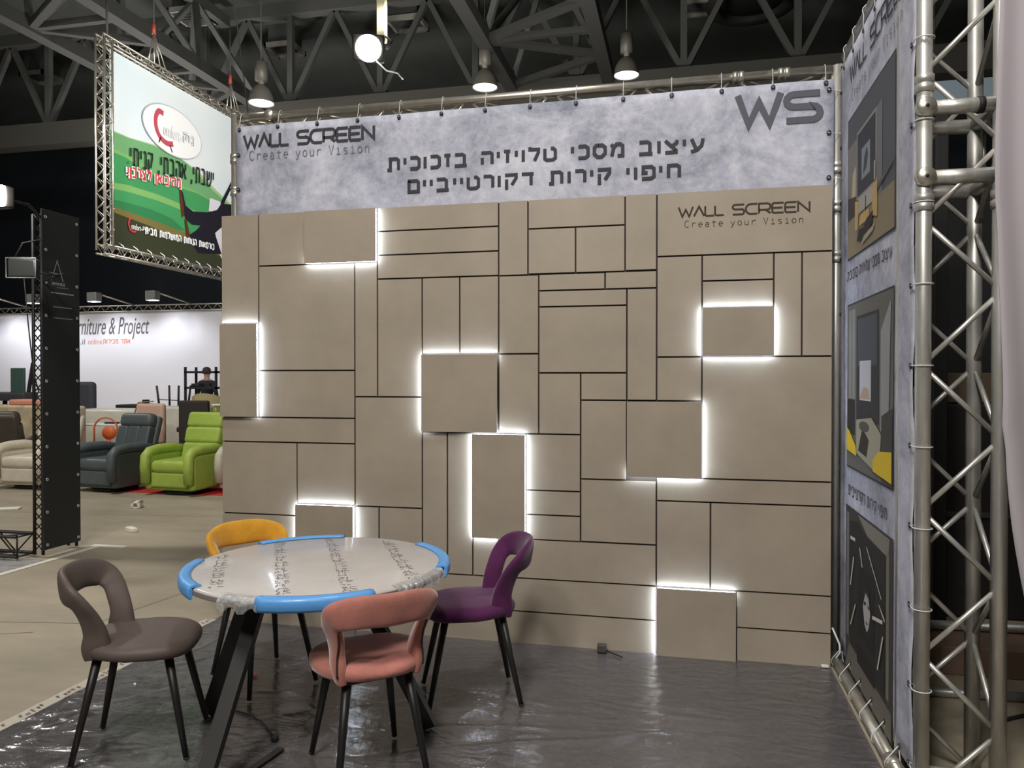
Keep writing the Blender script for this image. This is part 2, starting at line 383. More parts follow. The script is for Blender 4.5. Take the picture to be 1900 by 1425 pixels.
# hanging work floodlight
t = thing('floodlight', 'glaring floodlight hanging on a pale pole above the header banner', 'floodlight', (-.53, 3.42, 4.93))
fmw = (V((2.7, -4.0, 1.5))-V((-.53, 3.42, 4.93))).to_track_quat('-Y', 'Z').to_matrix().to_4x4()
one('housing', t, lambda b: b.box((-.17, .03, -.14), (.17, .13, .14), BLACKMETAL, .02, 2, fmw))
one('lamp_face', t, lambda b: b.lathe([(0, .02), (.10, .015), (.135, 0), (.135, -.03), (0, -.03)], mat('flood face', (255, 253, 246), .4, emit=14), 32, fmw @ M.Rotation(PI/2, 4, 'X')))
one('pole', t, lambda b: b.box((.04, .12, .12), (.13, .2, 5.6), mat('pale pole', (206, 196, 160), .5), .006))
one('yoke', t, lambda b: b.tube([(.18, .06, 0), (.22, .12, .1), (.1, .16, .2)], .012, BLACKMETAL))
one('power_cable', t, lambda b: b.tube([(.05, .1, -.1), (.15, .12, -.2), (.28, .12, -.24), (.33, .14, -.3)], .008, WHITE, 6))

# ------------------------------------------------------------------ decorative panel wall
PW = thing('panel_wall', 'beige cladding wall of mixed rectangles with white light strips', 'wall cladding')
TAN = mat('tan panel', (158, 146, 130), .5, var=.045, vscale=2.6, detail=9, spec=.35)
GROOVE = mat('groove brown', (50, 40, 30), .8)
LED = mat('white light strip', (214, 232, 255), .5, emit=45)
one('backing_board', PW, lambda b: b.box((.004, .012, .003), (3.432, .05, 2.437), GROOVE))
X = dict(A=.245, B=.858, C=.998, D=1.268, E=1.713, R=3.436)
flush = [(0, .245, 1.795, 2.44), (.245, .554, 2.133, 2.44), (.245, .858, 1.513, 2.133), (.245, .858, 1.235, 1.513), (0, .858, 1.088, 1.235),
 (.858, .998, 1.361, 2.133), (.998, 1.713, 2.307, 2.44), (.998, 1.713, 2.171, 2.307), (.998, 1.713, 2.035, 2.171), (.998, 1.268, 1.361, 2.035),
 (1.268, 1.489, 1.605, 2.035), (1.489, 1.713, 1.605, 2.035), (.858, 1.268, .729, 1.361), (0, .491, .657, 1.088), (.491, .858, .732, 1.088),
 (0, .491, .367, .657), (.858, 1.006, .367, .729), (1.006, 1.268, .367, .729), (1.268, 1.416, .367, 1.163), (1.416, 1.564, .367, 1.163),
 (1.564, 1.713, .367, .58), (1.713, 1.938, 1.602, 2.033), (1.713, 1.938, 1.163, 1.602), (1.713, 1.878, 2.033, 2.44), (1.878, 2.405, 2.284, 2.44),
 (1.878, 2.14, 2.037, 2.284), (2.14, 2.405, 2.037, 2.284), (2.405, 2.571, 2.04, 2.44), (1.938, 2.299, 1.945, 2.035), (2.299, 2.571, 1.945, 2.037),
 (1.938, 2.415, 1.857, 1.945), (2.415, 2.571, 1.35, 1.945), (1.938, 2.415, 1.497, 1.857), (1.938, 2.168, 1.163, 1.497), (2.168, 2.415, 1.35, 1.497),
 (1.867, 2.168, .854, 1.163), (1.867, 2.168, .72, .854), (1.867, 2.168, .583, .72), (2.168, 2.415, .924, 1.35), (2.571, 2.803, 1.349, 1.58),
 (2.571, 3.436, 2.109, 2.44), (2.571, 2.803, 1.58, 2.109), (2.803, 3.158, 1.974, 2.109), (2.803, 3.158, 1.836, 1.974), (3.158, 3.294, 1.58, 2.109),
 (3.294, 3.436, 1.58, 2.109), (2.803, 3.436, .944, 1.58), (2.571, 3.436, .821, .944), (2.168, 2.571, .585, .924), (2.571, 2.848, .368, .821),
 (2.848, 3.436, .367, .821), (2.979, 3.436, .178, .367), (2.979, 3.436, .0, .178), (1.713, 2.571, .367, .584), (1.268, 2.571, .184, .367),
 (1.713, 2.571, 0, .184), (.858, 1.713, 0, .184), (.675, 1.268, .184, .367), (0, .675, .11, .367), (0, .858, 0, .11)]
g = .0045
logo_panel = None
for (x0, x1, z0, z1) in flush:
    p = one('panel', PW, lambda b: b.box((x0+(g if x0 else 0), 0, z0+(g if z0 else 0)), (x1-(g if x1 < 3.43 else 0), .013, z1-(g if z1 < 2.43 else 0)), TAN))
    if (x0, z1) == (2.571, 2.44): logo_panel = p
logo_panel['label'] = 'panel engraved with a shop name'
ENG = mat('engraved brown', (58, 46, 34), .8)
mb = MB(); stroke_text(mb, 'WALL SCREEN', ENG, (2.683, -.0002, 2.312), (1, 0, 0), (0, 0, 1), .05, .648, .0095); tagline(mb, ENG, (2.712, -.0002, 2.256), (1, 0, 0), (0, 0, 1), .034, .592, .0032); words(mb, 'lettering', logo_panel, (1, 0, 0), 0.04)
raised = [(.556, .996, 2.135, 2.437, 'RB'), (.002, .243, 1.238, 1.79, 'TR'), (1.271, 1.71, 1.168, 1.6, 'TLb'), (1.567, 1.865, .586, 1.158, 'LRTb'),
          (2.806, 3.155, 1.584, 1.832, 'LRTB'), (2.418, 2.80, .948, 1.345, 'RB'), (.494, .855, .37, .728, 'LTR'), (2.575, 2.976, 0.004, .364, 'LT')]
for (x0, x1, z0, z1, ed) in raised:
    p = one('raised_panel', PW, lambda b: b.box((x0, -.030, z0), (x1, -.019, z1), TAN, .0008, 1))
    one('spacer', p, lambda b: b.box((x0+.03, -.019, z0+.03), (x1-.03, .012, z1-.03), GROOVE))
    k = .004; w = .011
    for e in ed:
        a = {'R': ((x1-w, z0+k), (x1-.001, z1-k)), 'L': ((x0+.001, z0+k), (x0+w, z1-k)), 'T': ((x0+k, z1-w), (x1-k, z1-.001)), 'B': ((x0+k, z0+.001), (x1-k, z0+w)),
             'b': ((x0+(x1-x0)*(.66 if x0 < 1.5 else 0), z0+.001), (x1-(0 if x0 < 1.5 else .15), z0+w))}[e]
        one('led_strip', p, lambda b: b.box((a[0][0], -.018, a[0][1]), (a[1][0], -.006, a[1][1]), LED))

# ------------------------------------------------------------------ trusses
def box_truss(name, label, cat, p0, p1, u, v, size, r=.025, rb=.008, pitchn=None, m=ALU, group=None, faces=(0, 1, 2, 3), ends=True, sep=True):
    p0 = V(p0); p1 = V(p1); T = (p1-p0); L = T.length; T.normalize(); u = V(u); v = V(v)
    t = thing(name, label, cat, p0, 0, group)
    cs = [V((0, 0, 0)), u*size, u*size+v*size, v*size]
    for c in cs: one('chord', t, lambda b: b.tube([c, c+T*L], r, m, 12))
    n = pitchn or max(2, int(round(L/size)))
    lat = MB()
    for f in faces:
        A = cs[f]; B = cs[(f+1) % 4]; flip = f % 2
        for k in range(n):
            a = (A, B)[(k+flip) % 2]; c = (B, A)[(k+flip) % 2]
            mbx = MB() if sep else lat
            mbx.tube([a+T*(L*k/n+.02*min(1, L/n)), c+T*(L*(k+1)/n-.02*min(1, L/n))], rb, m, 8)
            if sep: mbx.build('brace', t)
        if ends:
            for q in (.0, L):
                (lambda mbx: (mbx.tube([A+T*q, B+T*q], rb*1.2, m, 8), mbx.build('end_strut', t)))(MB())
    if not sep: lat.build('lattice', t)
    return t
# header truss of the booth (top of the back) and its corner posts
HT = box_truss('box_truss', 'aluminium box truss along the top of the grey header banner', 'truss', (.03, .14, 3.066), (3.46, .14, 3.066), (0, 0, -1), (0, 1, 0), .24, .025, .008, 14, ALUB, 'booth trusses', sep=False)
def couplers(t, pts, ax, m=ALUB):
    for p in pts:
        q = V(ax).to_track_quat('Z', 'Y').to_matrix().to_4x4(); q.translation = V(p)-t.location
        one('coupler', t, lambda b: b.lathe([(.026, -.03), (.032, -.028), (.032, -.004), (.028, -.002), (.028, .002), (.032, .004), (.032, .028), (.026, .03)], m, 16, q))
couplers(HT, [(.25, .14, 3.066), (2.99, .14, 3.066), (3.22, .14, 3.066)], (1, 0, 0))
for p in ((.25, .108, 3.066),):
    q = M.Translation(V(p)-HT.location) @ M.Rotation(PI/2, 4, 'X')
    one('end_cap', HT, lambda b: b.lathe([(0, .012), (.028, .012), (.036, 0), (.036, -.03), (0, -.03)], ALUB, 20, q))
LT = box_truss('truss_post', 'aluminium truss post at the left end of the header banner', 'truss', (.004, .14, .0), (.004, .14, 3.09), (1, 0, 0), (0, 1, 0), .24, .025, .008, 12, ALUB, 'booth trusses', sep=False)
couplers(LT, [(.004, .14, 2.82), (.004, .14, 2.62)], (0, 0, 1))
RT = box_truss('truss_post', 'aluminium truss post in the corner behind the right end of the beige wall', 'truss', (3.482, .15, .0), (3.482, .15, 3.09), (0, 1, 0), (1, 0, 0), .24, .022, .008, 12, ALU, 'booth trusses', sep=False)
couplers(RT, [(3.482, .15, 2.36), (3.482, .15, 2.1), (3.482, .15, 2.56)], (0, 0, 1), ALU)
# near tower on the right
TW = box_truss('truss_tower', 'tall aluminium lattice truss tower in the right foreground', 'truss', (3.522, -1.19, .0), (3.522, -1.19, 3.2825), (1, 0, 0), (0, 1, 0), .24, .0265, .0095, 13, ALU, 'booth trusses')
for z in (2.165, 2.405):
    one('cross_chord', TW, lambda b: b.tube([(0, 0, z), (.24, 0, z)], .026, ALU, 14))
    one('cross_chord', TW, lambda b: b.tube([(0, .24, z), (.24, .24, z)], .026, ALU, 14))
    one('cross_chord', TW, lambda b: b.tube([(.24, 0, z), (.24, .24, z)], .026, ALU, 14))
    q = M.Translation(V((0, -.02, z))) @ M.Rotation(PI/2, 4, 'X')
    one('corner_cap', TW, lambda b: (b.lathe([(0, .018), (.03, .018), (.034, .008), (.034, -.01)], ALUB, 22, q), b.lathe([(0, .02), (.006, .02), (.006, .015)], BLACK, 10, q)))
couplers(TW, [(3.522, -1.19, 2.08), (3.522, -1.19, 2.49), (3.762, -1.19, 2.08)], (0, 0, 1), ALU)
one('black_tape', TW, lambda b: b.tube([(.165, 0, 2.405), (.185, 0, 2.405)], .0285, BLACK, 14))
# horizontal truss going right from the tower and low pipe along the side banner
ST = box_truss('box_truss', 'short aluminium truss reaching right from the near tower behind white fabric', 'truss', (3.79, -1.19, 2.165), (5.2, -1.19, 2.165), (0, 1, 0), (0, 0, 1), .24, .025, .008, 6, ALU, 'booth trusses', sep=False)
FT = thing('floor_pipe', 'aluminium pipe on the floor along the foot of the side banner', 'pipe', (3.475, 0, .03))
one('pipe', FT, lambda b: b.tube([(0, .12, 0), (0, -1.16, 0)], .026, ALUB, 14))
one('pipe_coupler', FT, lambda b: b.tube([(0, -.98, 0), (0, -1.06, 0)], .03, ALUB, 14))
TP = thing('top_pipe', 'aluminium pipe along the top edge of the side banner', 'pipe', (3.52, 0, 3.12))
one('pipe', TP, lambda b: b.tube([(0, .12, 0), (0, -1.16, 0)], .024, ALU, 12))

# ------------------------------------------------------------------ banners with concrete print
def concrete_print():
    m = mat('concrete print', (150, 150, 158), .8, spec=.25); nt = m.node_tree; N = nt.nodes; L = nt.links.new; b = N['Principled BSDF']
    tc = N.new('ShaderNodeTexCoord')
    a = N.new('ShaderNodeTexNoise'); a.inputs['Scale'].default_value = 2.2; a.inputs['Detail'].default_value = 10; a.inputs['Roughness'].default_value = .72; a.inputs['Distortion'].default_value = .6
    c = N.new('ShaderNodeTexNoise'); c.inputs['Scale'].default_value = 14; c.inputs['Detail'].default_value = 8; c.inputs['Roughness'].default_value = .8
    mx = N.new('ShaderNodeMath'); mx.operation = 'MULTIPLY_ADD'; mx.inputs[1].default_value = .55
    r = N.new('ShaderNodeValToRGB'); e = r.color_ramp.elements
    e[0].position = .56; e[0].color = (*lin((126, 130, 143)), 1); e[1].position = .94; e[1].color = (*lin((206, 206, 216)), 1)
    x = e.new(.76); x.color = (*lin((174, 175, 188)), 1)
    L(tc.outputs['Object'], a.inputs[0]); L(tc.outputs['Object'], c.inputs[0]); L(c.outputs[0], mx.inputs[0]); L(a.outputs[0], mx.inputs[2])
    L(mx.outputs[0], r.inputs[0]); L(r.outputs[0], b.inputs['Base Color']); return m
CP = concrete_print()
TIE = mat('zip tie', (215, 215, 215), .4)
GROM = mat('grommet', (60, 60, 64), .3, .8)
def grommet(parent, p, n):
    q = V(n).to_track_quat('Z', 'Y').to_matrix().to_4x4(); q.translation = V(p)
    one('grommet', parent, lambda b: b.lathe([(.005, .0), (.011, .0), (.012, .002), (.009, .004), (.005, .003), (.005, 0)], GROM, 12, q, False))
def tie(parent, p, c, ax, r=.029):
    """cable tie from grommet p around the pipe with centre c and axis ax"""
    p = V(p); c = V(c); ax = V(ax).normalized(); d = (p-c); d -= ax*d.dot(ax); d.normalize(); e = ax.cross(d)
    pts = [c+d*r*1.02*math.cos(a)+e*r*1.02*math.sin(a) for a in [math.radians(x) for x in range(40, 330, 29)]]
    one('zip_tie', parent, lambda b: b.tube([p]+pts+[p+d*.004], .0022, TIE, 6))
HB = thing('header_banner', 'wide grey header banner with dark Hebrew lines above the beige wall', 'banner', (0, 0, 0))
HBY = .10
def hbface(b):
    nx, nz = 60, 16; pts = [[None]*(nz+1) for _ in range(nx+1)]
    i = b.mi(CP)
    for a in range(nx+1):
        for c in range(nz+1):
            x = .035+(3.425)*a/nx; z = 2.3+.705*c/nz
            y = HBY+.0012*math.sin(x*5.2+z*3)+.003*math.sin(x*13)*max(0, (z-2.95)/.05)
            pts[a][c] = b.bm.verts.new((x, y, z))
    for a in range(nx):
        for c in range(nz):
            f = b.bm.faces.new((pts[a][c], pts[a+1][c], pts[a+1][c+1], pts[a][c+1])); f.material_index = i; f.smooth = True
hf = one('fabric', HB, hbface); so = hf.modifiers.new('thickness', 'SOLIDIFY'); so.thickness = .0012; so.offset = -1
yt = HBY-.003
mb = MB(); stroke_text(mb, 'WALL SCREEN', INK, (.09, yt, 2.872), (1, 0, 0), (0, 0, 1), .075, .85, .017); words(mb, 'lettering', HB, (1, 0, 0), 0.05)
mb = MB(); tagline(mb, INKL, (.125, yt, 2.795), (1, 0, 0), (0, 0, 1), .055, .79, .0052); words(mb, 'lettering', HB, (1, 0, 0), 0.045)
mb = MB(); heb(mb, 'עיצוב מסכי טלויזיה בזכוכית', INK, (1.022, yt, 2.672), (1, 0, 0), (0, 0, 1), .082, 1.788, .0185); words(mb, 'lettering', HB, (1, 0, 0), .05)
mb = MB(); heb(mb, 'חיפוי קירות דקורטייביים', INK, (1.147, yt, 2.539), (1, 0, 0), (0, 0, 1), .081, 1.54, .0185); words(mb, 'lettering', HB, (1, 0, 0), .05)
mb = MB(); WSI = mat('grey logo print', (84, 84, 92), .75); stroke_text(mb, 'W', WSI, (2.985, yt, 2.80), (1, 0, 0), (0, 0, 1), .155, .215*1.35/1.4, .034); stroke_text(mb, 'S', WSI, (3.228, yt-.0006, 2.805), (1, 0, 0), (0, 0, 1), .135, .165, .034); mb.build('logo', HB)
for k in range(14):
    x = .06+k*(3.36/13); grommet(HB, (x, HBY-.006, 2.985), (0, -1, 0)); tie(HB, (x, HBY-.008, 2.985), (x, .14, 3.066), (1, 0, 0))
for z in (2.83, 2.62):
    grommet(HB, (.055, HBY-.007, z), (0, -1, 0)); tie(HB, (.055, HBY-.008, z), (.004, .14, z), (0, 0, 1))
for z in (2.95, 2.73, 2.5):
    grommet(HB, (3.435, HBY-.007, z), (0, -1, 0)); tie(HB, (3.435, HBY-.008, z), (3.482, .15, z), (0, 0, 1))

# side banner, faces the stand (towards -X)
SB = thing('side_banner', 'tall grey side banner with three framed room pictures', 'banner', (0, 0, 0))
def sbface(b):
    n, nz = 30, 40; i = b.mi(CP); P = []
    for a in range(n+1):
        row = []
        for c in range(nz+1):
            y = .13-1.295*a/n; z = .075+2.985*c/nz
            x = 3.5+.001*math.sin(z*6+y*4)+.004*math.sin(z*12)*max(0, (-y-1.05)/.1)
            row.append(b.bm.verts.new((x, y, z)))
        P.append(row)
    for a in range(n):
        for c in range(nz):
            f = b.bm.faces.new((P[a][c], P[a+1][c], P[a+1][c+1], P[a][c+1])); f.material_index = i; f.smooth = True
sf = one('fabric', SB, sbface); so = sf.modifiers.new('thickness', 'SOLIDIFY'); so.thickness = .0012; so.offset = 1
sx_ = 3.4975; xd = (0, -1, 0); yd = (0, 0, 1)
mb = MB(); stroke_text(mb, 'WALL SCREEN', INK, (sx_, -.10, 2.90), xd, yd, .085, .97, .013); words(mb, 'lettering', SB, xd, 0.05)
mb = MB(); tagline(mb, INKL, (sx_, -.14, 2.80), xd, yd, .055, .88, .005); words(mb, 'lettering', SB, xd, 0.05)
mb = MB(); heb(mb, 'עיצוב מסכי טלויזיה בזכוכית', INK, (sx_, -.063, 1.942), xd, yd, .048, .815, .0085); words(mb, 'lettering', SB, xd, .022)
mb = MB(); heb(mb, 'חיפוי קירות דקורטייביים', INK, (sx_, -.11, .902), xd, yd, .052, .71, .0085); words(mb, 'lettering', SB, xd, .022)
def ink(n, c): return mat('print '+n, c, .75, spec=.25)
R4 = lambda a, b, c, d: [(a, b), (c, b), (c, d), (a, d)]
def ell(cx, cy, rx, ry, n=16): return [(cx+rx*math.cos(2*PI*k/n), cy+ry*math.sin(2*PI*k/n)) for k in range(n)]
pic1 = [(ink('slate', (92, 93, 98)), R4(0, 0, 1, 1)), (ink('taupe', (128, 124, 118)), R4(0, .3, .24, .8)), (ink('warm lamp', (186, 174, 150)), [(.08, .36), (.2, .36), (.2, .62), (.12, .58)]),
  (ink('sand', (140, 128, 106)), R4(0, 0, 1, .27)), (ink('umber', (74, 70, 66)), [(.0, .27), (.22, .27), (.22, .4), (.0, .44)]),
  (ink('grey wall', (120, 120, 120)), R4(.66, .27, .78, .83)), (ink('frame', (150, 148, 142)), R4(.23, .36, .67, .83)), (ink('screen', (66, 68, 74)), R4(.25, .38, .65, .81)),
  (ink('poster', (138, 142, 146)), R4(.35, .47, .54, .68)), (ink('poster dark', (76, 78, 84)), [(.39, .50), (.46, .52), (.5, .60), (.47, .66), (.41, .60)]),
  (ink('console', (168, 164, 156)), R4(.28, .26, .62, .36)), (ink('console leg', (58, 55, 52)), R4(.44, .2, .46, .34)),
  (ink('honey', (190, 160, 108)), [(.2, .16), (.27, .16), (.3, .34), (.2, .37)]), (ink('honey', (190, 160, 108)), [(.6, .17), (.7, .14), (.7, .38), (.6, .36)]),
  (ink('honey', (190, 160, 108)), [(.3, .17), (.55, .17), (.52, .24), (.34, .24)]),
  (ink('soot', (56, 52, 48)), [(.25, .08), (.4, .06), (.6, .12), (.62, .2), (.48, .18), (.4, .14), (.3, .15)]), (ink('rug', (160, 152, 138)), [(.35, .03), (.62, .07), (.66, .11), (.42, .08)]),
  (ink('shelf', (96, 94, 92)), [(.7, .3), (1, .38), (1, .4), (.7, .33)]), (ink('strip', (172, 166, 150)), R4(.64, .38, .67, .5))]
pic2 = [(ink('olive grey', (106, 104, 98)), R4(0, 0, 1, 1)), (ink('pale curtain', (140, 138, 134)), R4(.03, .38, .2, .97)), (ink('curtain fold', (112, 110, 108)), R4(.1, .38, .12, .97)),
  (ink('soot', (56, 52, 48)), R4(0, .2, .2, .42)), (ink('black frame', (58, 58, 60)), R4(.24, .3, .74, .92)), (ink('dark glass', (80, 84, 92)), R4(.27, .62, .70, .9)),
  (ink('white screen', (196, 198, 204)), R4(.32, .42, .58, .65)), (ink('peach', (186, 160, 140)), [(.32, .43), (.56, .43), (.52, .49), (.42, .5), (.36, .46)]),
  (ink('side wall', (152, 152, 150)), [(.78, .27), (.93, .27), (.97, .95), (.78, .80)]), (ink('dark side', (72, 70, 66)), [(.8, 0), (1, 0), (1, .4), (.8, .35)]),
  (ink('pale table', (164, 160, 140)), [(.25, .1), (.75, .03), (.8, .25), (.6, .33), (.25, .3)]), (ink('soot', (56, 52, 48)), [(.3, .12), (.5, .1), (.55, .2), (.4, .26)]),
  (ink('bowl', (88, 86, 78)), ell(.44, .27, .12, .03)), (ink('yellow seat', (222, 190, 48)), [(0, .1), (.26, .08), (.24, .14), (.08, .22), (0, .24)]), (ink('yellow seat', (222, 190, 48)), [(.64, .04), (1, .02), (1, .18), (.76, .16), (.64, .1)])]
pic3 = [(ink('dusk', (70, 66, 62)), R4(0, 0, 1, 1)), (ink('ceiling wash', (132, 128, 118)), [(.3, 1), (.95, 1), (.93, .9), (.52, .92)]), (ink('side strip', (122, 118, 108)), R4(.02, .2, .08, .97)),
  (ink('side strip', (122, 118, 108)), R4(.9, .18, .95, .92)), (ink('black room', (48, 45, 42)), [(.1, .18), (.88, .16), (.88, .9), (.52, .91), (.3, .96), (.1, .92)]),
  (ink('floor warm', (112, 106, 94)), [(0, .0), (1, 0), (1, .14), (.1, .17)]), (ink('cabinet', (40, 38, 36)), R4(.3, .13, .7, .24)), (ink('screen black', (38, 36, 36)), R4(.33, .3, .68, .72)),
  (ink('portrait', (178, 174, 172)), [(.44, .5), (.47, .58), (.52, .62), (.58, .58), (.6, .5), (.57, .42), (.53, .38), (.48, .41)]),
  (ink('portrait dark', (60, 56, 56)), [(.46, .535), (.51, .545), (.51, .525), (.47, .518)]), (ink('portrait dark', (60, 56, 56)), [(.545, .54), (.59, .535), (.585, .52), (.55, .525)]),
  (ink('portrait dark', (60, 56, 56)), [(.5, .437), (.56, .437), (.54, .425), (.52, .425)]), (ink('portrait hair', (48, 45, 45)), [(.44, .5), (.45, .6), (.52, .65), (.6, .6), (.61, .5), (.57, .58), (.5, .6)]),
  ] + [(ink('light line', (206, 202, 196)), q) for q in ([(.14, .82), (.26, .83), (.26, .85), (.14, .84)], [(.36, .82), (.38, .82), (.44, .72), (.42, .72)], [(.52, .86), (.54, .86), (.84, .66), (.82, .66)], [(.14, .54), (.16, .54), (.24, .73), (.22, .73)], [(.15, .3), (.17, .3), (.29, .46), (.27, .46)], [(.66, .5), (.86, .54), (.86, .56), (.66, .52)], [(.78, .62), (.8, .62), (.9, .58), (.9, .56)], [(.76, .27), (.78, .27), (.88, .48), (.86, .48)])]
for (y0, y1, z0, z1, L_) in ((-.075, -.92, 2.05, 2.72, pic1), (-.08, -.91, 1.045, 1.818, pic2), (-.06, -.91, .06, .84, pic3)):
    mb = MB(); printed(mb, (sx_, y0, z0), xd, yd, y0-y1, z1-z0, [(ink('border', (62, 62, 66)), R4(-.012, -.012, 1.012, 1.012))]+L_); mb.build('printed_picture', SB)
for k in range(11):
    z = .1+k*.283; grommet(SB, (sx_-.002, -1.14, z), (-1, 0, 0)); tie(SB, (sx_-.003, -1.14, z), (3.522, -1.19, z), (0, 0, 1), .031)
    if k > 5: grommet(SB, (sx_-.002, .10, z), (-1, 0, 0))
for k in range(6):
    y = .03-k*.21; grommet(SB, (sx_-.003, y, .1), (-1, 0, 0)); tie(SB, (sx_-.004, y, .1), (3.475, y, .03), (0, 1, 0))
    grommet(SB, (sx_-.003, y, 3.03), (-1, 0, 0)); tie(SB, (sx_-.004, y, 3.03), (3.52, y, 3.12), (0, 1, 0))

# white fabric at the right edge
def drape(b):
    m = mat('white fabric', (176, 168, 174), .9, bump=.05, bscale=20); i = b.mi(m); P = []
    for a in range(61):
        row = []
        for c in range(41):
            v = c/40; z = 3.3*v+.0
            if z > 2: edge = 3.722+.012*math.sin(z*5)*.5
            elif z > 1.1: edge = 3.752-.03*(z-1.1)/.9-.008*math.exp(-((z-1.33)/.06)**2)
            else: edge = 3.755+.24*((1.1-z)/1.1)**1.4
            x = edge+(a/60)*1.1
            y = -1.262-.018*math.sin(a*.62+z*.8)-.012*math.sin(a*.23+z*2.2)-.05*(a/60)
            row.append(b.bm.verts.new((x, y, z)))
        P.append(row)
    for a in range(60):
        for c in range(40):
            f = b.bm.faces.new((P[a][c], P[a+1][c], P[a+1][c+1], P[a][c+1])); f.material_index = i; f.smooth = True
mb = MB(); drape(mb); WF = mb.build('fabric_drape'); tag(WF, 'white fabric drape hanging at the right edge over the truss tower', 'fabric')
so = WF.modifiers.new('thickness', 'SOLIDIFY'); so.thickness = .002

# ------------------------------------------------------------------ stand floor: carpet, plastic sheet, tape
CARP = mat('grey carpet', (92, 86, 87), .95, var=.10, vscale=40, bump=.3, bscale=160, spec=.2)
mb = MB(); mb.box((-.06, -4.6, 0), (3.44, .09, .006), CARP); tag(mb.build('carpet'), 'dark grey carpet under clear plastic in front of the beige wall', 'carpet')
film_mat('clear film', (255, 255, 255), .15, .36, .03, 4.5, .05)
_fr = random.Random(21); FOLDS = []
for k in range(120):
    fx = 3.4*_fr.random()**1.7; fy = -3.0+3.0*_fr.random(); an = math.radians(_fr.gauss(22, 26) if fx > .5 else _fr.gauss(60, 30))
    FOLDS.append((fx, fy, math.cos(an), math.sin(an), .10+.45*_fr.random()**2, .010+.014*_fr.random(), (.0075 if fx < 1.1 else .0038)*(.3+.7*_fr.random())))
FOLDS += [(2.0, -1.15, math.cos(.38), math.sin(.38), .75, .016, .006), (2.3, -.95, math.cos(.12), math.sin(.12), .7, .014, .004), (1.2, -1.0, math.cos(.5), math.sin(.5), .6, .016, .006)]
def wr(x, y):
    # folds pulled out of the sheet
    f = .0008*math.sin(7*x+11*y+2*math.sin(3*x))+.0006*math.sin(19*y-9*x+3*math.sin(5*x))
    for fx, fy, c, n, L, w, a in FOLDS:
        dx = x-fx; dy = y-fy; u = (dx*c+dy*n)/L
        if -1.6 < u < 1.6:
            v = (dy*c-dx*n+.012*math.sin(u*5+fx*9))/w
            if -3 < v < 3: f += a*math.exp(-v*v-u*u*1.6)
    return max(.0008, .003+f)
def sheet(b, x0, x1, y0, y1, nx, ny, m, fn, z=.006):
    i = b.mi(m); P = [[b.bm.verts.new((x0+(x1-x0)*a/nx, y0+(y1-y0)*c/ny, z+fn(x0+(x1-x0)*a/nx, y0+(y1-y0)*c/ny))) for c in range(ny+1)] for a in range(nx+1)]
    for a in range(nx):
        for c in range(ny):
            f = b.bm.faces.new((P[a][c], P[a+1][c], P[a+1][c+1], P[a][c+1])); f.material_index = i; f.smooth = True
mb = MB(); sheet(mb, -.05, 3.43, -2.6, .0, 300, 230, MATS['clear film'], wr); tag(mb.build('plastic_sheet'), 'wrinkled clear plastic sheet covering the dark grey carpet', 'plastic sheet')
TAPE = mat('pale tape', (196, 186, 172), .35)
MARK = mat('tape print', (110, 100, 95), .7)
t = thing('adhesive_tape', 'long pale printed tape along the left edge of the carpet', 'tape', (0, 0, 0))
one('tape_strip', t, lambda b: sheet(b, -.115, -.045, -3.3, .0, 2, 120, TAPE, lambda x, y: .004+.0012*math.sin(y*37+x*20)+.0008*math.sin(y*91), .004))
def marks(b):
    r = random.Random(3)
    for k in range(110):
        y = -3.2+k*.029
        if k % 7 in (5, 6): continue
        for q in range(2):
            yy = y+r.random()*.012; xx = -.095+r.random()*.02
            b.face([(xx, yy, .0112), (xx+.02, yy, .0112), (xx+.02, yy+.004, .0112), (xx, yy+.004, .0112)], MARK)
            b.face([(xx, yy, .0113), (xx+.004, yy, .0113), (xx+.004, yy+.014, .0113), (xx, yy+.014, .0113)], MARK)
one('tape_print', t, marks)

# ------------------------------------------------------------------ round table
TX, TY, TH, TR = 1.272, -1.257, .72, .512
TB = thing('round_table', 'round table under shipping film with blue foam edge guards', 'table', (TX, TY, 0))
TTOP = mat('table film', (196, 189, 184), .35, var=.03, vscale=6, coat=.35, bump=.12, bscale=12, spec=.4)
EDGE = mat('table edge', (126, 121, 116), .4)
one('tabletop', TB, lambda b: b.lathe([(0, TH-.03), (TR-.03, TH-.03), (TR-.006, TH-.024), (TR, TH-.012), (TR-.004, TH-.003), (TR-.012, TH), (0, TH)], TTOP, 96))
one('table_edge', TB, lambda b: b.lathe([(TR+.001, TH-.026), (TR+.002, TH-.012), (TR+.001, TH-.008)], EDGE, 96, None, False))
FOAM = mat('blue foam', (92, 160, 226), .45, bump=.1, bscale=40, coat=.2)
def guard(a0, a1):
    def f(b):
        n = max(6, int((a1-a0)/2.5)); rs = []
        prof = [(TR-.03, TH+.0015), (TR-.03, TH+.007), (TR-.002, TH+.011), (TR+.011, TH+.006), (TR+.016, TH-.006), (TR+.015, TH-.032), (TR+.009, TH-.042), (TR+.0035, TH-.04), (TR+.0035, TH+.0015)]
        for k in range(n+1):
            a = math.radians(a0+(a1-a0)*k/n); w = 1+.0015*math.sin(k*2.1)
            rs.append([V((r*w*math.cos(a), r*w*math.sin(a), z)) for r, z in prof])
        b.rings(rs, FOAM)
    return one('edge_guard', TB, f)
for a in ((188, 238), (273, 318), (5, 57), (104, 148)): guard(*a)
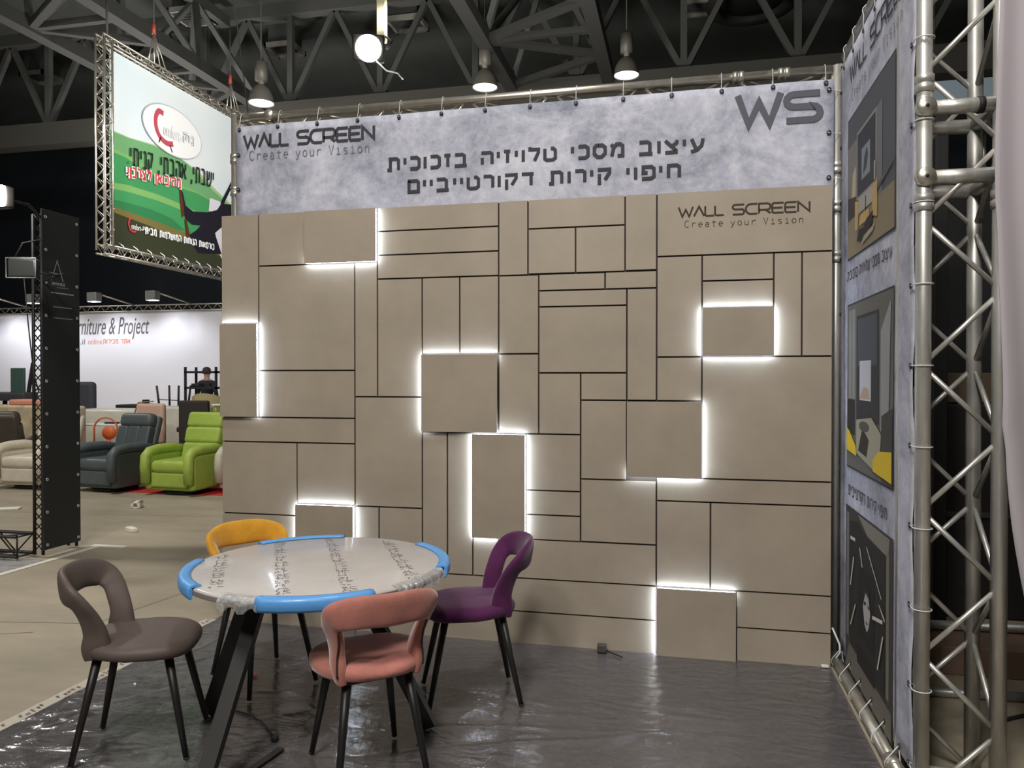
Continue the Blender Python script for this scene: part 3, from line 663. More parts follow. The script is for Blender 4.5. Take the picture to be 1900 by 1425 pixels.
# bunched film hanging at the rim
def bunch(b, a0, a1, drop):
    n = 60; i = b.mi(MATS['wrap film']); P = []
    for k in range(n+1):
        a = math.radians(a0+(a1-a0)*k/n); row = []
        for j in range(9):
            v = j/8; r = TR-.03+.045*min(1, v*1.6)+.004*math.sin(k*.5+v*4)*v+.002*math.sin(k*1.1+j)
            row.append(b.bm.verts.new((r*math.cos(a), r*math.sin(a), TH+.006-drop*max(0, v-.35)*(1+.25*math.sin(k*.21)))))
        P.append(row)
    for k in range(n):
        for j in range(8):
            f = b.bm.faces.new((P[k][j], P[k+1][j], P[k+1][j+1], P[k][j+1])); f.material_index = i; f.smooth = True
film_mat('wrap film', (240, 240, 240), .2, .5, .25, 30, .1)
one('wrap_film', TB, lambda b: bunch(b, 256, 274, .07))
one('wrap_film', TB, lambda b: bunch(b, 328, 362, .055))
# printing on the film: bands of repeated small glyphs across the top
PRN = mat('film print', (118, 112, 109), .6)
def bands(b, off):
    r = random.Random(int(off*1000)+900); d = V((.507, -.862)); n = V((.862, .507))
    if 1:
        L = math.sqrt(max(0, (TR-.035)**2-off**2)); s = -L
        while s < L-.02:
            word = r.choice((4, 4, 4, 1))
            for q in range(word):
                if s > L-.03: break
                for row in (-.012, .012):
                    base = n*(off+row)+d*s
                    for e in range(2):
                        u0 = r.random()*.010; v0 = r.random()*.012-.008; hz = r.random() < .5
                        w, h = (.015, .004) if hz else (.004, .019)
                        pts = [base+d*(u0+i*w)+n*(v0+j*h) for i, j in ((0, 0), (1, 0), (1, 1), (0, 1))]
                        if all(p.length < TR-.034 for p in pts): b.face([(p.x, p.y, TH+.0008+.0001*e) for p in pts], PRN)
                s += .021
            s += .017
    b.recalc = True
for off in (-.385, -.155, .07, .315): one('film_print', TB, lambda b: bands(b, off))
FRM = mat('table leg black', (44, 42, 40), .42, .2)
one('top_plate', TB, lambda b: b.lathe([(0, TH-.045), (.26, TH-.045), (.26, TH-.031), (0, TH-.031)], FRM, 40))
for top, foot in (((-.235, -.09, TH-.04), (-.57, .09, .024)), ((-.165, -.13, TH-.04), (-.165, -.57, .024)), ((.15, -.01, TH-.04), (.41, .17, .024))):
    f = V(foot); tp = V(top); rad = V((f.x-tp.x, f.y-tp.y, 0)).normalized(); side = V((-rad.y, rad.x, 0))
    one('leg', TB, lambda b: b.bar(tp, f, .056, .034, FRM, (1, .12, 0)))
one('foot_plate', TB, lambda b: b.bar((-.165, -.55, .018), (-.10, -.13, .018), .03, .006, FRM, (1, 0, 0)))
t = thing('power_cable', 'thin black cable lying on the plastic under the table', 'cable', (0, 0, 0))
one('cable', t, lambda b: b.tube([(.80, -1.12, .016), (.88, -1.14, .016), (.97, -1.19, .016), (1.05, -1.26, .016), (1.10, -1.315, .016)], .004, BLACK, 6))
one('plug', t, lambda b: b.box((1.095, -1.335, .011), (1.12, -1.31, .028), BLACK, .004))

# ------------------------------------------------------------------ cut-out back chairs
def cat(P, n):
    out = []
    for k in range(len(P)-1):
        a = P[max(k-1, 0)]; b = P[k]; c = P[k+1]; d = P[min(k+2, len(P)-1)]
        for j in range(n):
            t = j/n; out.append(.5*((2*b)+(c-a)*t+(2*a-5*b+4*c-d)*t*t+(3*b-a-3*c+d)*t**3))
    out.append(P[-1]); return out
def make_chair(name, label, loc, rot, fab, pip=None, back=1.0):
    t = thing(name, label, 'chair', loc, rot, 'cut-out back dining chairs')
    # seat cushion
    def seat(b):
        pl = []
        n = 56
        for k in range(n):
            a = 2*PI*k/n; c, s = math.cos(a), math.sin(a); e = .62
            x = math.copysign(abs(c)**e, c); y = math.copysign(abs(s)**e, s)
            hw = .208-.048*max(0, -y)**1.3-.012*max(0, y); pl.append((x*hw, .005+y*(.212 if y > 0 else .2), y))
        prof = [(.02, .462), (.45, .462), (.75, .460), (.9, .456), (.965, .446), (.995, .437), (1.0, .425), (.985, .413), (.94, .404), (.85, .400), (.4, .398), (.02, .398)]
        rs = []
        for k, (s_, z) in enumerate(prof):
            ring = []
            for x, y, v in pl:
                lift = (.03*abs(x)/.16 - .008)*max(0, -v*s_-.25)**1.2 if k < 7 else .008*max(0, -v)
                ring.append(V((x*s_, .012+(y-.012)*s_, z+lift-.012*max(0, v*s_)**2-(.006*(1-s_) if k < 4 else 0))))
            rs.append(ring)
        b.rings(rs, fab)
    one('seat', t, seat)
    key = [((.134, -.108, .414), .108, .044, (0, 1, 0)), ((.140, -.116, .45), .104, .05, (0, 1, .05)), ((.144, -.118, .505), .086, .044, (.1, 1, .1)), ((.156, -.136, .565), .082, .040, (.35, .9, .1)),
           ((.172, -.162, .618), .086, .038, (.6, .7, .35)), ((.166, -.202, .655), .104, .036, (.55, .3, .8)), ((.100, -.245, .674), .116, .036, (.08, -.10, 1)), ((0, -.262, .675), .122, .036, (0, -.22, 1))]
    full = [(V(p), w, h, V(d)) for p, w, h, d in key]+[(V((-p[0], p[1], p[2])), w, h, V((-d[0], d[1], d[2]))) for p, w, h, d in key[-2::-1]]
    P = cat([f[0] for f in full], 6); W = cat([V((f[1], f[2], 0)) for f in full], 6); D = cat([f[3] for f in full], 6)
    fr = []
    for k, p in enumerate(P):
        T = (P[min(k+1, len(P)-1)]-P[max(k-1, 0)]).normalized(); d = (D[k]-T*D[k].dot(T)).normalized(); fr.append((p, d, T.cross(d), W[k].x, W[k].y))
    def loop(b):
        rs = []
        for p, d, n_, w, h in fr:
            rs.append([p+d*(w/2)*math.copysign(abs(math.cos(a))**.7, math.cos(a))+n_*(h/2)*math.copysign(abs(math.sin(a))**.8, math.sin(a)) for a in [2*PI*j/18 for j in range(18)]])
        b.rings(rs, fab)
    one('backrest', t, loop)
    if pip:  # thin dark tube along the inner edge of each backrest arm
        for s in (0, 1):
            q = fr[5:26] if not s else fr[-26:-5]
            one('edge_line', t, lambda b: b.tube([p-d*w*.46-n_*h*.30 for p, d, n_, w, h in q], .0042, pip, 6))
    one('under_frame', t, lambda b: b.box((-.13, -.14, .392), (.13, .15, .403), BLACKMETAL, .01, 2))
    for sx in (-1, 1):
        for sy in (-1, 1):
            a = V((sx*.11, .005+sy*.125, .404)); f = V((sx*.166, .005+sy*.205, .012)); f2 = f.copy(); f2.z = 0
            def leg(b):
                b.tube([a, a*.5+f*.5, f], .0175, BLACKMETAL, 14, r2=.0105)
            lg = one('leg', t, leg)
            one('foot_cap', lg, lambda b: b.lathe([(0, .006), (.0095, .006), (.0115, .009), (.0115, .016), (0, .016)], BLACK, 12, M.Translation(f+V((0, 0, -.006)))))
    return t
def fabric(n, c, sheen=.5, rough=.8): return mat(n, c, rough, var=.06, vscale=14, bump=.12, bscale=220, sheen=sheen, spec=.25)
Z0 = .009
make_chair('dining_chair', 'brown leather-look chair at the left on the carpet edge', (.612, -1.475, Z0), math.radians(22-90), mat('brown leatherette', (92, 80, 74), .55, bump=.1, bscale=300, spec=.4))
make_chair('dining_chair', 'purple velvet chair between the round table and the beige wall', (1.765, -.735, Z0), math.radians(203-90), fabric('purple velvet', (82, 30, 74), .4))
make_chair('dining_chair', 'mustard yellow chair half hidden behind the round table', (.725, -.765, Z0), math.radians(-34-90), fabric('mustard velvet', (206, 148, 44), .5))
make_chair('dining_chair', 'dusty pink velvet chair nearest the camera seen from behind', (1.572, -1.462, Z0), math.radians(129-90), fabric('pink velvet', (182, 118, 106), .6), mat('dark piping', (64, 44, 36), .7))

# small things on the floor
t = thing('power_adapter', 'small dark power adapter on the floor at the foot of the beige wall', 'adapter', (2.287, -.05, .012))
one('adapter_body', t, lambda b: b.box((-.022, -.012, 0), (.026, .02, .042), mat('adapter brown', (66, 60, 56), .5), .004))
one('adapter_cable', t, lambda b: b.tube([(.026, 0, .01), (.06, -.02, .006), (.1, -.045, .004), (.115, -.06, .003)], .0035, BLACK, 6))
t = tag(one('paper_scrap', None, lambda b: b.box((.63, -.755, .014), (.68, -.735, .018), mat('red scrap', (178, 42, 52), .5), .001, 1)), 'tiny red scrap on the plastic behind the table leg', 'scrap')
tag(one('wall_clip', None, lambda b: b.box((3.39, -.02, .011), (3.425, -.004, .024), WHITE, .002, 1)), 'small white clip at the lower right corner of the beige wall', 'clip')
tag(one('white_cable', None, lambda b: b.tube([(3.45, .035, .20), (3.462, .02, .17), (3.478, -.0, .13), (3.482, .0, .09), (3.468, .02, .055), (3.458, .035, .03)], .005, WHITE, 8)), 'thin white cable looping out at the right end of the beige wall', 'cable')
def block(name, label, loc, size, rot, hole=False):
    t = thing(name, label, 'foam block', loc, rot, None)
    w = mat('white foam', (226, 222, 210), .7); a, d, h = size
    if hole:
        def f(b):
            b.box((-a, -d, 0), (-a*.45, d, h), w, .004); b.box((a*.45, -d, 0), (a, d, h), w, .004); b.box((-a, -d, h*.72), (a, d, h), w, .004); b.box((-a, -d, 0), (a, d, h*.2), w, .004)
        one('block_body', t, f)
    else: one('block_body', t, lambda b: b.box((-a, -d, 0), (a, d, h), w, .006))
block('foam_block', 'white foam block with a hole on the concrete before the grey recliner', (-3.29, 3.33, 0), (.05, .05, .075), .3, True)
block('foam_block', 'long white foam block lying on the concrete nearest the black banner column', (-2.42, 2.18, 0), (.075, .03, .04), -.5)
block('foam_block', 'flat pale foam strip on the concrete at the far left edge', (-4.66, 2.9, 0), (.17, .06, .02), .5)

# ------------------------------------------------------------------ black banner column of the next stand
CB = mat('black banner', (44, 46, 46), .5, bump=.06, bscale=6, spec=.35)
BT = thing('banner_column', 'tall black banner column on a black truss at the left', 'banner column', (-2.37, 1.12, 0))
one('banner_fabric', BT, lambda b: (b.box((-.012, -.02, .06), (.004, .375, 2.84), CB, .003, 1), b.box((-.10, .37, .06), (.0, .376, 2.84), CB)))
for (x, y) in ((-.1, 0), (-.018, 0), (-.1, .35), (-.018, .35)): one('chord', BT, lambda b: b.tube([(x, y, .02), (x, y, 2.8)], .0125, BLACKMETAL, 8))
for f in range(2):
    for k in range(34):
        z = .05+k*.081
        one('brace', BT, lambda b: b.tube([(-.1, 0, z), (-.018, 0, z+.081)] if (k+f) % 2 else [(-.018, 0, z), (-.1, 0, z+.081)], .005, BLACKMETAL, 5))
PALE = mat('pale print', (150, 152, 150), .6)
lx = .0055; xo = (lx, 0, 0)
mb = MB(); f = lambda q: V((lx, q.x, q.y))
ribbon(mb, [(.075, 2.27), (.135, 2.44), (.195, 2.27)], .007, PALE, f); ribbon(mb, [(.05, 2.335), (.165, 2.33)], .005, PALE, f); ribbon(mb, [(.09, 2.318), (.195, 2.34)], .004, PALE, f); mb.recalc = False
mb.build('logo', BT)
mb = MB(); text_mesh(mb, 'AMARIS', PALE, (lx, .075, 2.232), (0, 1, 0), (0, 0, 1), .14, .026, .01); mb.build('lettering', BT)
for z, w, h in ((2.215, .12, .004), (2.165, .24, .010), (2.05, .19, .008), (1.96, .19, .006)):
    def ln(b):
        r = random.Random(int(z*100)); y = .19-w/2
        while y < .19+w/2:
            s = .006+r.random()*.018; b.face([(lx, y, z), (lx, y+s, z), (lx, y+s, z+h), (lx, y, z+h)], PALE); y += s+.005
    one('small_print', BT, ln)
GRB = mat('bright grommet', (200, 200, 200), .3, .6)
for k in range(11):
    for y in (.02, .345):
        q = M.Translation(V((.005, y, .1+k*.268))) @ M.Rotation(PI/2, 4, 'Y')
        one('grommet', BT, lambda b: b.lathe([(.005, 0), (.014, 0), (.014, .004), (.005, .004), (.005, 0)], GRB, 10, q, False))
box_truss('floor_truss', 'black truss lying along the floor at the left edge', 'truss', (-2.50, .98, .03), (-5.6, .98, .03), (0, 1, 0), (0, 0, 1), .16, .014, .006, 18, BLACKMETAL, None, sep=False)
FL = thing('floodlight', 'dark square floodlight beside the black banner column', 'floodlight', (-2.2, .75, 2.3))
FL.rotation_euler = (0, 0, .25)
one('housing', FL, lambda b: b.box((-.10, -.03, -.075), (.12, .03, .075), mat('flood housing', (58, 60, 58), .4, .3), .02, 2))
one('rim', FL, lambda b: b.tube([(-.10, -.035, -.075), (.12, -.035, -.075), (.12, -.035, .075), (-.10, -.035, .075)], .006, mat('rim grey', (120, 122, 120), .4, .4), 6, True))
one('arm', FL, lambda b: b.tube([(.1, .02, -.03), (.16, .2, -.03), (-.093, .41, -.05)], .008, BLACKMETAL, 6))
one('yoke', FL, lambda b: b.tube([(-.06, 0, .075), (-.02, .04, .2), (.1, .1, .24)], .006, BLACKMETAL, 6))
FL2 = thing('floodlight', 'glaring round floodlight cut off by the left edge', 'floodlight', (-2.11, .42, 2.77))
one('housing', FL2, lambda b: b.box((-.09, .02, -.08), (.09, .10, .08), BLACKMETAL, .02, 2))
one('lamp_face', FL2, lambda b: b.box((-.085, -.01, -.075), (.085, .025, .075), MATS['flood face'], .01, 2))
one('bracket', FL2, lambda b: b.tube([(0, .1, 0), (-.1, .4, .03), (-.28, .7, .0)], .01, BLACKMETAL, 6))
tag(one('hanging_wire', None, lambda b: b.tube([(-2.75, 1.3, 2.4), (-2.6, 1.2, 1.9), (-2.45, 1.1, 1.5), (-2.4, 1.1, 1.35)], .005, BLACK, 6)), 'thin dark wire sagging beside the black truss at the left', 'wire')
spot('column_flood_light', (-1.95, .28, 2.8), (-2.2, 1.35, 2.3), 40, 110, .9, .06)
spot('column_flood_light', (-1.98, .28, 2.78), (-.2, -1.7, 0), 80, 95, .8, .06)
# neighbour floor film and white tape
tag(one('floor_film', None, lambda b: sheet(b, -6.5, -2.29, -1.2, 1.05, 120, 80, film_mat('pale film', (236, 236, 236), .22, .8, .4, 9, .12), lambda x, y: .003+.002*math.sin(13*x+7*y)+.0015*math.sin(31*y-9*x), .001)), 'silvery plastic film on the floor beside the black truss', 'plastic film')
WT = mat('white floor tape', (226, 220, 208), .4)
tag(one('floor_tape', None, lambda b: b.box((-2.28, -.9, .0015), (-2.22, 1.55, .006), WT)), 'white tape strip on the concrete along the black banner column', 'tape')
tag(one('floor_tape', None, lambda b: b.box((-2.33, 1.56, .0012), (-2.0, 1.62, .005), WT)), 'short white tape strip at the far corner of the black column', 'tape')

# ------------------------------------------------------------------ hanging hills banner
HX, HY0, HY1, HZ0, HZ1 = -5.35, 5.36, 8.7, 3.38, 6.19
HG = thing('hanging_banner', 'big hanging banner of green hills and a seated man in a truss frame', 'banner', (HX, 0, 0))
one('banner_fabric', HG, lambda b: b.box((-.01, HY0, HZ0), (0, HY1, HZ1), mat('banner sky', (240, 243, 242), .7, c2=(222, 235, 239), vscale=.45, detail=2)))
hx, hz = (0, 1, 0), (0, 0, 1)
G1 = ink('hill green', (116, 172, 118)); G2 = ink('hill mid', (72, 156, 96)); G3 = ink('hill light', (132, 182, 108)); G4 = ink('hill deep', (56, 132, 82)); GY = ink('meadow', (128, 116, 66)); GD = ink('dark grass', (62, 66, 46)); GH = ink('hill pale', (170, 200, 140))
SUIT = ink('suit', (34, 32, 42)); SHOE = ink('sole brown', (96, 52, 36)); SHIRT = ink('white shirt', (226, 220, 228))
w = HY1-HY0; h = HZ1-HZ0
pic = [(GH, [(0, .2), (1, .2), (1, .42), (.9, .44), (.75, .5), (.6, .57), (.45, .6), (.28, .61), (.12, .59), (0, .59)]),
 (G1, [(0, .2), (1, .2), (1, .40), (.85, .44), (.72, .49), (.6, .55), (.5, .59), (.38, .605), (.25, .6), (.1, .585), (0, .585)]),
 (G3, [(0, .25), (.5, .3), (.9, .3), (.8, .40), (.6, .44), (.45, .44), (.3, .45), (.15, .49), (0, .5)]),
 (G2, [(0, .2), (1, .2), (1, .34), (.8, .40), (.6, .43), (.4, .42), (.25, .44), (.1, .475), (0, .48)]),
 (G3, [(0, .2), (.9, .16), (.88, .25), (.7, .30), (.5, .33), (.3, .34), (.1, .335), (0, .32)]),
 (G2, [(0, .2), (.9, .12), (.9, .2), (.7, .26), (.5, .295), (.3, .305), (.12, .30), (0, .29)]),
 (G4, [(0, .16), (.5, .18), (.4, .23), (.25, .245), (.1, .24), (0, .235)]),
 (GY, [(0, 0), (1, 0), (1, .17), (.6, .165), (.3, .185), (0, .2)]),
 (GD, [(0, 0), (1, 0), (1, .06), (.75, .09), (.5, .115), (.25, .15), (0, .17)]),
 (SHIRT, [(.69, .345), (.70, .43), (.80, .43), (.77, .36)]), (SHIRT, [(.80, .27), (.74, .24), (.78, .10), (.86, 0), (1, 0), (1, .3)]), (SHIRT, [(.93, .38), (1, .38), (1, .64), (.95, .60), (.90, .5)]),
 (SUIT, [(.46, .42), (.48, .40), (.50, .33), (.56, .31), (.68, .335), (.76, .37), (.80, .42), (.90, .44), (.97, .40), (.97, .28), (.80, .27), (.74, .22), (.80, .10), (.60, .07), (.55, .12), (.53, .165), (.58, .20), (.62, .24), (.55, .23), (.50, .25), (.475, .30)]),
 (SUIT, [(.79, .42), (.82, .42), (.90, .56), (.93, .62), (.90, .60)]), (SHOE, [(.452, .42), (.462, .425), (.482, .34), (.49, .27), (.47, .25), (.458, .33)]), (SHOE, [(.49, .25), (.505, .25), (.53, .17), (.525, .13), (.50, .16)])]
mb = MB(); printed(mb, (.001, HY0, HZ0), hx, hz, w, h, pic, .002, .0015); mb.build('printed_picture', HG)
ov = MB(); LOGW = ink('logo white', (246, 246, 246)); LOGR = ink('logo red', (196, 84, 98)); LOGL = ink('logo line', (188, 184, 192))
cx, cz = 6.72, 5.42
ov.face([(.032, cx+.73*math.cos(a)*1-0, cz+.39*math.sin(a)) for a in [2*PI*k/40 for k in range(40)]], LOGL)
ov.face([(.034, cx+.715*math.cos(a), cz+.375*math.sin(a)) for a in [2*PI*k/40 for k in range(40)]], LOGW)
ff = lambda q: V((.037, q.x, q.y))
ribbon(ov, cat([V((a, b, 0)) for a, b in ((6.47, 5.63), (6.36, 5.635), (6.29, 5.52), (6.30, 5.36), (6.39, 5.24), (6.55, 5.19), (6.70, 5.22))], 5), .085, LOGR, ff)
ribbon(ov, [(6.40, 5.24), (6.36, 5.15)], .025, INK, ff); ribbon(ov, [(6.62, 5.18), (6.68, 5.08)], .025, INK, ff)
ov.recalc = False; ov.build('logo', HG)
mb = MB(); text_mesh(mb, 'omfort-', INK, (.038, 6.46, 5.30), hx, hz, .45, .2, 0, depth=0); heb(mb, 'נוק', INK, (.038, 6.95, 5.34), hx, hz, .16, .26, .04, 0); mb.build('lettering', HG)
mb = MB(); text_mesh(mb, 'omfort-', LOGW, (.039, 6.466, 5.305), hx, hz, .445, .195, -.02, depth=0); heb(mb, 'נוק', LOGW, (.039, 6.956, 5.347), hx, hz, .147, .248, .022, 0); mb.build('lettering', HG)
mb = MB(); heb(mb, 'ישבתי, אהבתי, קניתי.', ink('sign black', (30, 40, 34)), (.038, 5.67, 4.615), (0, 2.095, .165), hz, .275, 2.12, .030, 0); words(mb, 'lettering', HG, hx, .09)
SR = ink('sign red', (204, 66, 72))
mb = MB(); heb(mb, 'מהיבואן לצרכן!', LOGW, (.036, 5.655, 4.418), (0, 1.19, .112), hz, .19, 1.24, .062, 0); heb(mb, 'מהיבואן לצרכן!', SR, (.040, 5.67, 4.431), (0, 1.19, .112), hz, .165, 1.21, .03, 0); words(mb, 'lettering', HG, hx, .05)
mb = MB(); heb(mb, 'כורסאות הנוחות המושלמות מבית', LOGW, (.038, 6.04, 3.656), (0, 1.715, .031), hz, .115, 1.74, .026, 0); words(mb, 'lettering', HG, hx, .04)
mb = MB(); text_mesh(mb, 'omfort-', LOGW, (.038, 5.74, 3.68), hx, hz, .22, .085, .01, depth=0); heb(mb, 'נוק', LOGW, (.038, 5.98, 3.70), hx, hz, .06, .1, .014, 0); ribbon(mb, [(5.76, 3.84), (5.70, 3.82), (5.68, 3.74), (5.71, 3.66), (5.78, 3.64), (5.84, 3.66)], .028, SR, lambda q: V((.039, q.x, q.y))); mb.build('logo', HG)
# frame of mini truss round it
def frame_run(A, B, u, v, s, n, nm):
    A = V(A); B = V(B); u = V(u)*s; v = V(v)*s
    def f(b):
        for c in (V(), u, v, u+v): b.tube([A+c, B+c], .016, ALUB, 6)
        for (p, q) in ((V(), u), (V(), v), (u, u+v), (v, u+v)):
            for k in range(n):
                a, c = (p, q) if k % 2 else (q, p)
                b.tube([A+a+(B-A)*k/n, A+c+(B-A)*(k+1)/n], .008, ALUB, 4)
    one(nm, HG, f)
frame_run((-.09, HY0-.17, HZ0-.10), (-.09, HY0-.17, HZ1+.10), (1, 0, 0), (0, 1, 0), .15, 26, 'truss_post')
frame_run((-.09, HY1+.02, HZ0-.10), (-.09, HY1+.02, HZ1+.10), (1, 0, 0), (0, 1, 0), .15, 26, 'truss_post')
frame_run((-.09, HY0-.17, HZ1+.02), (-.09, HY1+.17, HZ1+.02), (1, 0, 0), (0, 0, 1), .13, 30, 'truss_rail')
frame_run((-.09, HY0-.17, HZ0-.15), (-.09, HY1+.17, HZ0-.15), (1, 0, 0), (0, 0, 1), .13, 30, 'truss_rail')
for k in range(11):
    y = HY0+.15+k*.3
    one('banner_tie', HG, lambda b: b.tube([(.012, y, HZ0+.05), (.075, y+.02, HZ0-.0), (.07, y+.03, HZ0-.04)], .008, WHITE, 5))
    if k < 9:
        z = HZ0+.2+k*.3; one('banner_tie', HG, lambda b: b.tube([(.012, HY0+.04, z), (.075, HY0-.02, z+.01)], .008, WHITE, 5))
RED = mat('red hook', (170, 74, 50), .5)
for y, nm in ((HY0-.05, 's'), (6.3, 'b'), (8.35, 'b')):
    one('chain', HG, lambda b: b.tube([(0, y, HZ1+.7), (0, y, 7.85)], .013 if nm == 'b' else .006, STEEL, 6))
    if nm == 'b':
        one('hook', HG, lambda b: b.tube([(0, y, HZ1+.62), (0, y, HZ1+.78)], .03, RED, 8))
        for d in (-.18, -.06, .06, .18): one('sling', HG, lambda b: b.tube([(0, y, HZ1+.64), (.06, y+d*1.1, HZ1+.14)], .010, ALUB, 5))
    else: one('sling', HG, lambda b: b.tube([(0, y, HZ1+.72), (.0, y, HZ1+.14)], .018, STEEL, 5))
tag(one('lifting_wire', None, lambda b: b.tube([(.08, .16, 3.10), (-.25, .3, 5.0), (-.6, .5, 8.0)], .004, STEEL, 5)), 'thin steel wire rising from the left top corner of the header truss', 'wire')

# ------------------------------------------------------------------ white stand wall in the background
WW = thing('stand_wall', 'long white furniture stand wall in the background at left', 'stand wall', (0, 12.3, 0))
WP = mat('white wall panel', (222, 220, 226), .7)
one('wall_panel', WW, lambda b: b.box((-24, 0, 0), (-6.2, .06, 3.12), WP))
def wtruss(b):
    for z in (3.1, 3.24): b.tube([(-24, -.05, z), (-6.2, -.05, z)], .018, ALUB, 5)
    for k in range(130): b.tube([(-24+k*.137, -.05, 3.1+.14*(k % 2)), (-24+(k+1)*.137, -.05, 3.24-.14*(k % 2))], .009, ALUB, 4)
one('top_truss', WW, wtruss)
mb = MB(); SC = mat('script grey', (96, 94, 98), .7); text_mesh(mb, 'Furniture & Project', SC, (-12.55, -.002, 2.40), (1, 0, 0), (0, 0, 1), 2.38, .56, .004, .3); mb.build('lettering', WW)
mb = MB(); OR = mat('orange print', (214, 128, 84), .7); text_mesh(mb, 'co.il', SC, (-12.42, -.002, 2.29), (1, 0, 0), (0, 0, 1), .38, .14, 0); mb.build('lettering', WW)
mb = MB(); text_mesh(mb, 'online', OR, (-11.95, -.002, 2.29), (1, 0, 0), (0, 0, 1), .42, .14, 0); heb(mb, 'אתר מכירות', OR, (-11.5, -.002, 2.30), (1, 0, 0), (0, 0, 1), .12, .78, .022, .001); mb.build('lettering', WW)
def arm_light(x, label):
    t = thing('arm_light', label, 'arm light', (x, 12.24, 3.25), 0, 'arm lights on the white stand wall')
    one('arm', t, lambda b: b.tube([(.45, .0, 0), (.05, -.7, .2)], .022, ALUB, 6))
    one('lamp_head', t, lambda b: b.box((-.17, -.86, .02), (.10, -.66, .24), mat('lamp head', (150, 150, 148), .4, .2), .02, 2))
    one('lens', t, lambda b: b.box((-.15, -.84, .012), (.08, -.68, .022), mat('lens lit', (240, 246, 255), .4, emit=6)))
    spot('arm_light_beam', (x, 11.35, 3.24), (x+.1, 12.3, .9), 95, 130, .8, .08, (.93, .95, 1))
arm_light(-18.2, 'arm light on the white wall out at the far left'); arm_light(-14.35+1.6, 'arm light on the white wall next to the black column')
arm_light(-14.1, 'arm light on the white wall left of the black truss column')
arm_light(-11.0, 'arm light on the white wall above the shop lettering'); arm_light(-9.4, 'arm light on the white wall nearest the beige panels')

# ------------------------------------------------------------------ recliners and the rest of the neighbour stand
def cushion(b, a, c, m, bev=.05, mw=None): b.box(a, c, m, min(bev, .45*min(abs(c[i]-a[i]) for i in range(3))), 4, mw)
def recliner(label, loc, rot, m, style=0, back=True):
    t = thing('recliner', label, 'recliner', (loc[0], loc[1], .004), rot, 'leather recliners')
    W = .37
    one('base', t, lambda b: cushion(b, (-W+.07, -.36, .05), (W-.07, .30, .30), m, .03))
    one('foot_ring', t, lambda b: b.lathe([(0, 0), (.27, 0), (.28, .02), (.26, .05), (0, .05)], BLACKMETAL, 24))
    one('seat_cushion', t, lambda b: cushion(b, (-W+.10, -.28, .27), (W-.10, .36, .43), m, .06))
    one('footrest', t, lambda b: cushion(b, (-W+.10, .27, .09), (W-.10, .345, .285), m, .03))
    for s in (-1, 1):
        def arm(b):
            x0, x1 = sorted((s*(W-.10), s*W))
            cushion(b, (x0, -.36, .06), (x1, .34, .50), m, .04)
        one('arm_panel', t, arm)
        def top(b):
            prof = [(-.38, .50), (-.1, .555), (.15, .555), (.30, .535), (.365, .48), (.375, .36), (.365, .15)]
            b.tube([(s*(W-.05), y, z) for y, z in prof], .062, m, 12)
        one('armrest', t, top)
    R_ = M.Translation((0, -.24, .36)) @ M.Rotation(math.radians(16), 4, 'X')
    if style == 0:
        one('headrest', t, lambda b: cushion(b, (-.27, -.1, .44), (.27, .075, .64), m, .07, R_))
        for x0, x1 in ((-.27, -.1), (-.1, .1), (.1, .27)): one('back_cushion', t, lambda b: cushion(b, (x0, -.08, .0), (x1, .06, .46), m, .03, R_))
    else:
        for z0, z1 in ((.45, .66), (.24, .46), (0, .25)): one('back_cushion', t, lambda b: cushion(b, (-.27, -.08, z0), (.27, .07, z1), m, .045, R_))
    one('back_shell', t, lambda b: cushion(b, (-.29, -.15, -.05), (.29, -.05, .62), m, .04, R_))
    return t
def leather(n, c): return mat(n, c, .45, var=.04, vscale=9, bump=.08, bscale=60, spec=.4)
recliner('lime green leather recliner just left of the beige wall', (-3.49, 4.50, 0), PI-.06, leather('lime leather', (160, 182, 80)), 1)
recliner('grey leather recliner next to the black banner column', (-4.56, 4.50, 0), PI-.10, leather('slate leather', (86, 94, 96)), 0)
recliner('cream leather recliner behind the black truss at the far left', (-5.76, 4.50, 0), PI+.05, leather('cream leather', (206, 198, 180)), 1)
RK = recliner('white wrapped armchair half hidden by the left edge of the beige wall', (-2.62, 4.75, 0), PI-.05, leather('white wrapped leather', (186, 178, 160)), 1)
recliner('dark brown recliner at the far left edge with its back turned', (-6.95, 5.3, 0), .3, leather('dark brown leather', (70, 62, 54)), 0)
tag(one('rug', None, lambda b: b.box((-4.3, 4.3, 0), (-2.2, 5.1, .003), mat('red carpet', (196, 48, 44), .9, var=.06, vscale=20))), 'red carpet under the green and grey recliners', 'rug')
DK = mat('dark brown fabric', (48, 42, 38), .8); BK = mat('black furniture', (34, 34, 40), .6)
def legs4(t, w, d, h, r, m, dz=0):
    for sx in (-1, 1):
        for sy in (-1, 1): one('leg', t, lambda b: b.tube([(sx*w, sy*d, dz), (sx*w*.9, sy*d*.9, dz+h)], r, m, 6))
t = thing('high_back_chair', 'dark brown high backed chair behind the green recliner', 'chair', (-4.25, 5.85, 0), PI+.1)
one('backrest', t, lambda b: cushion(b, (-.22, .10, .52), (.24, .18, 1.13), DK, .03)); one('seat', t, lambda b: cushion(b, (-.23, -.3, .42), (.25, .18, .54), DK, .04)); legs4(t, .2, .2, .44, .02, BK)
one('armrest', t, lambda b: cushion(b, (.25, -.2, .66), (.31, .12, .74), DK, .03))
t = thing('tub_chair', 'olive chair with a curved back behind the dark brown chair', 'chair', (-5.15, 7.5, 0), PI)
OL = mat('olive fabric', (150, 140, 96), .8)
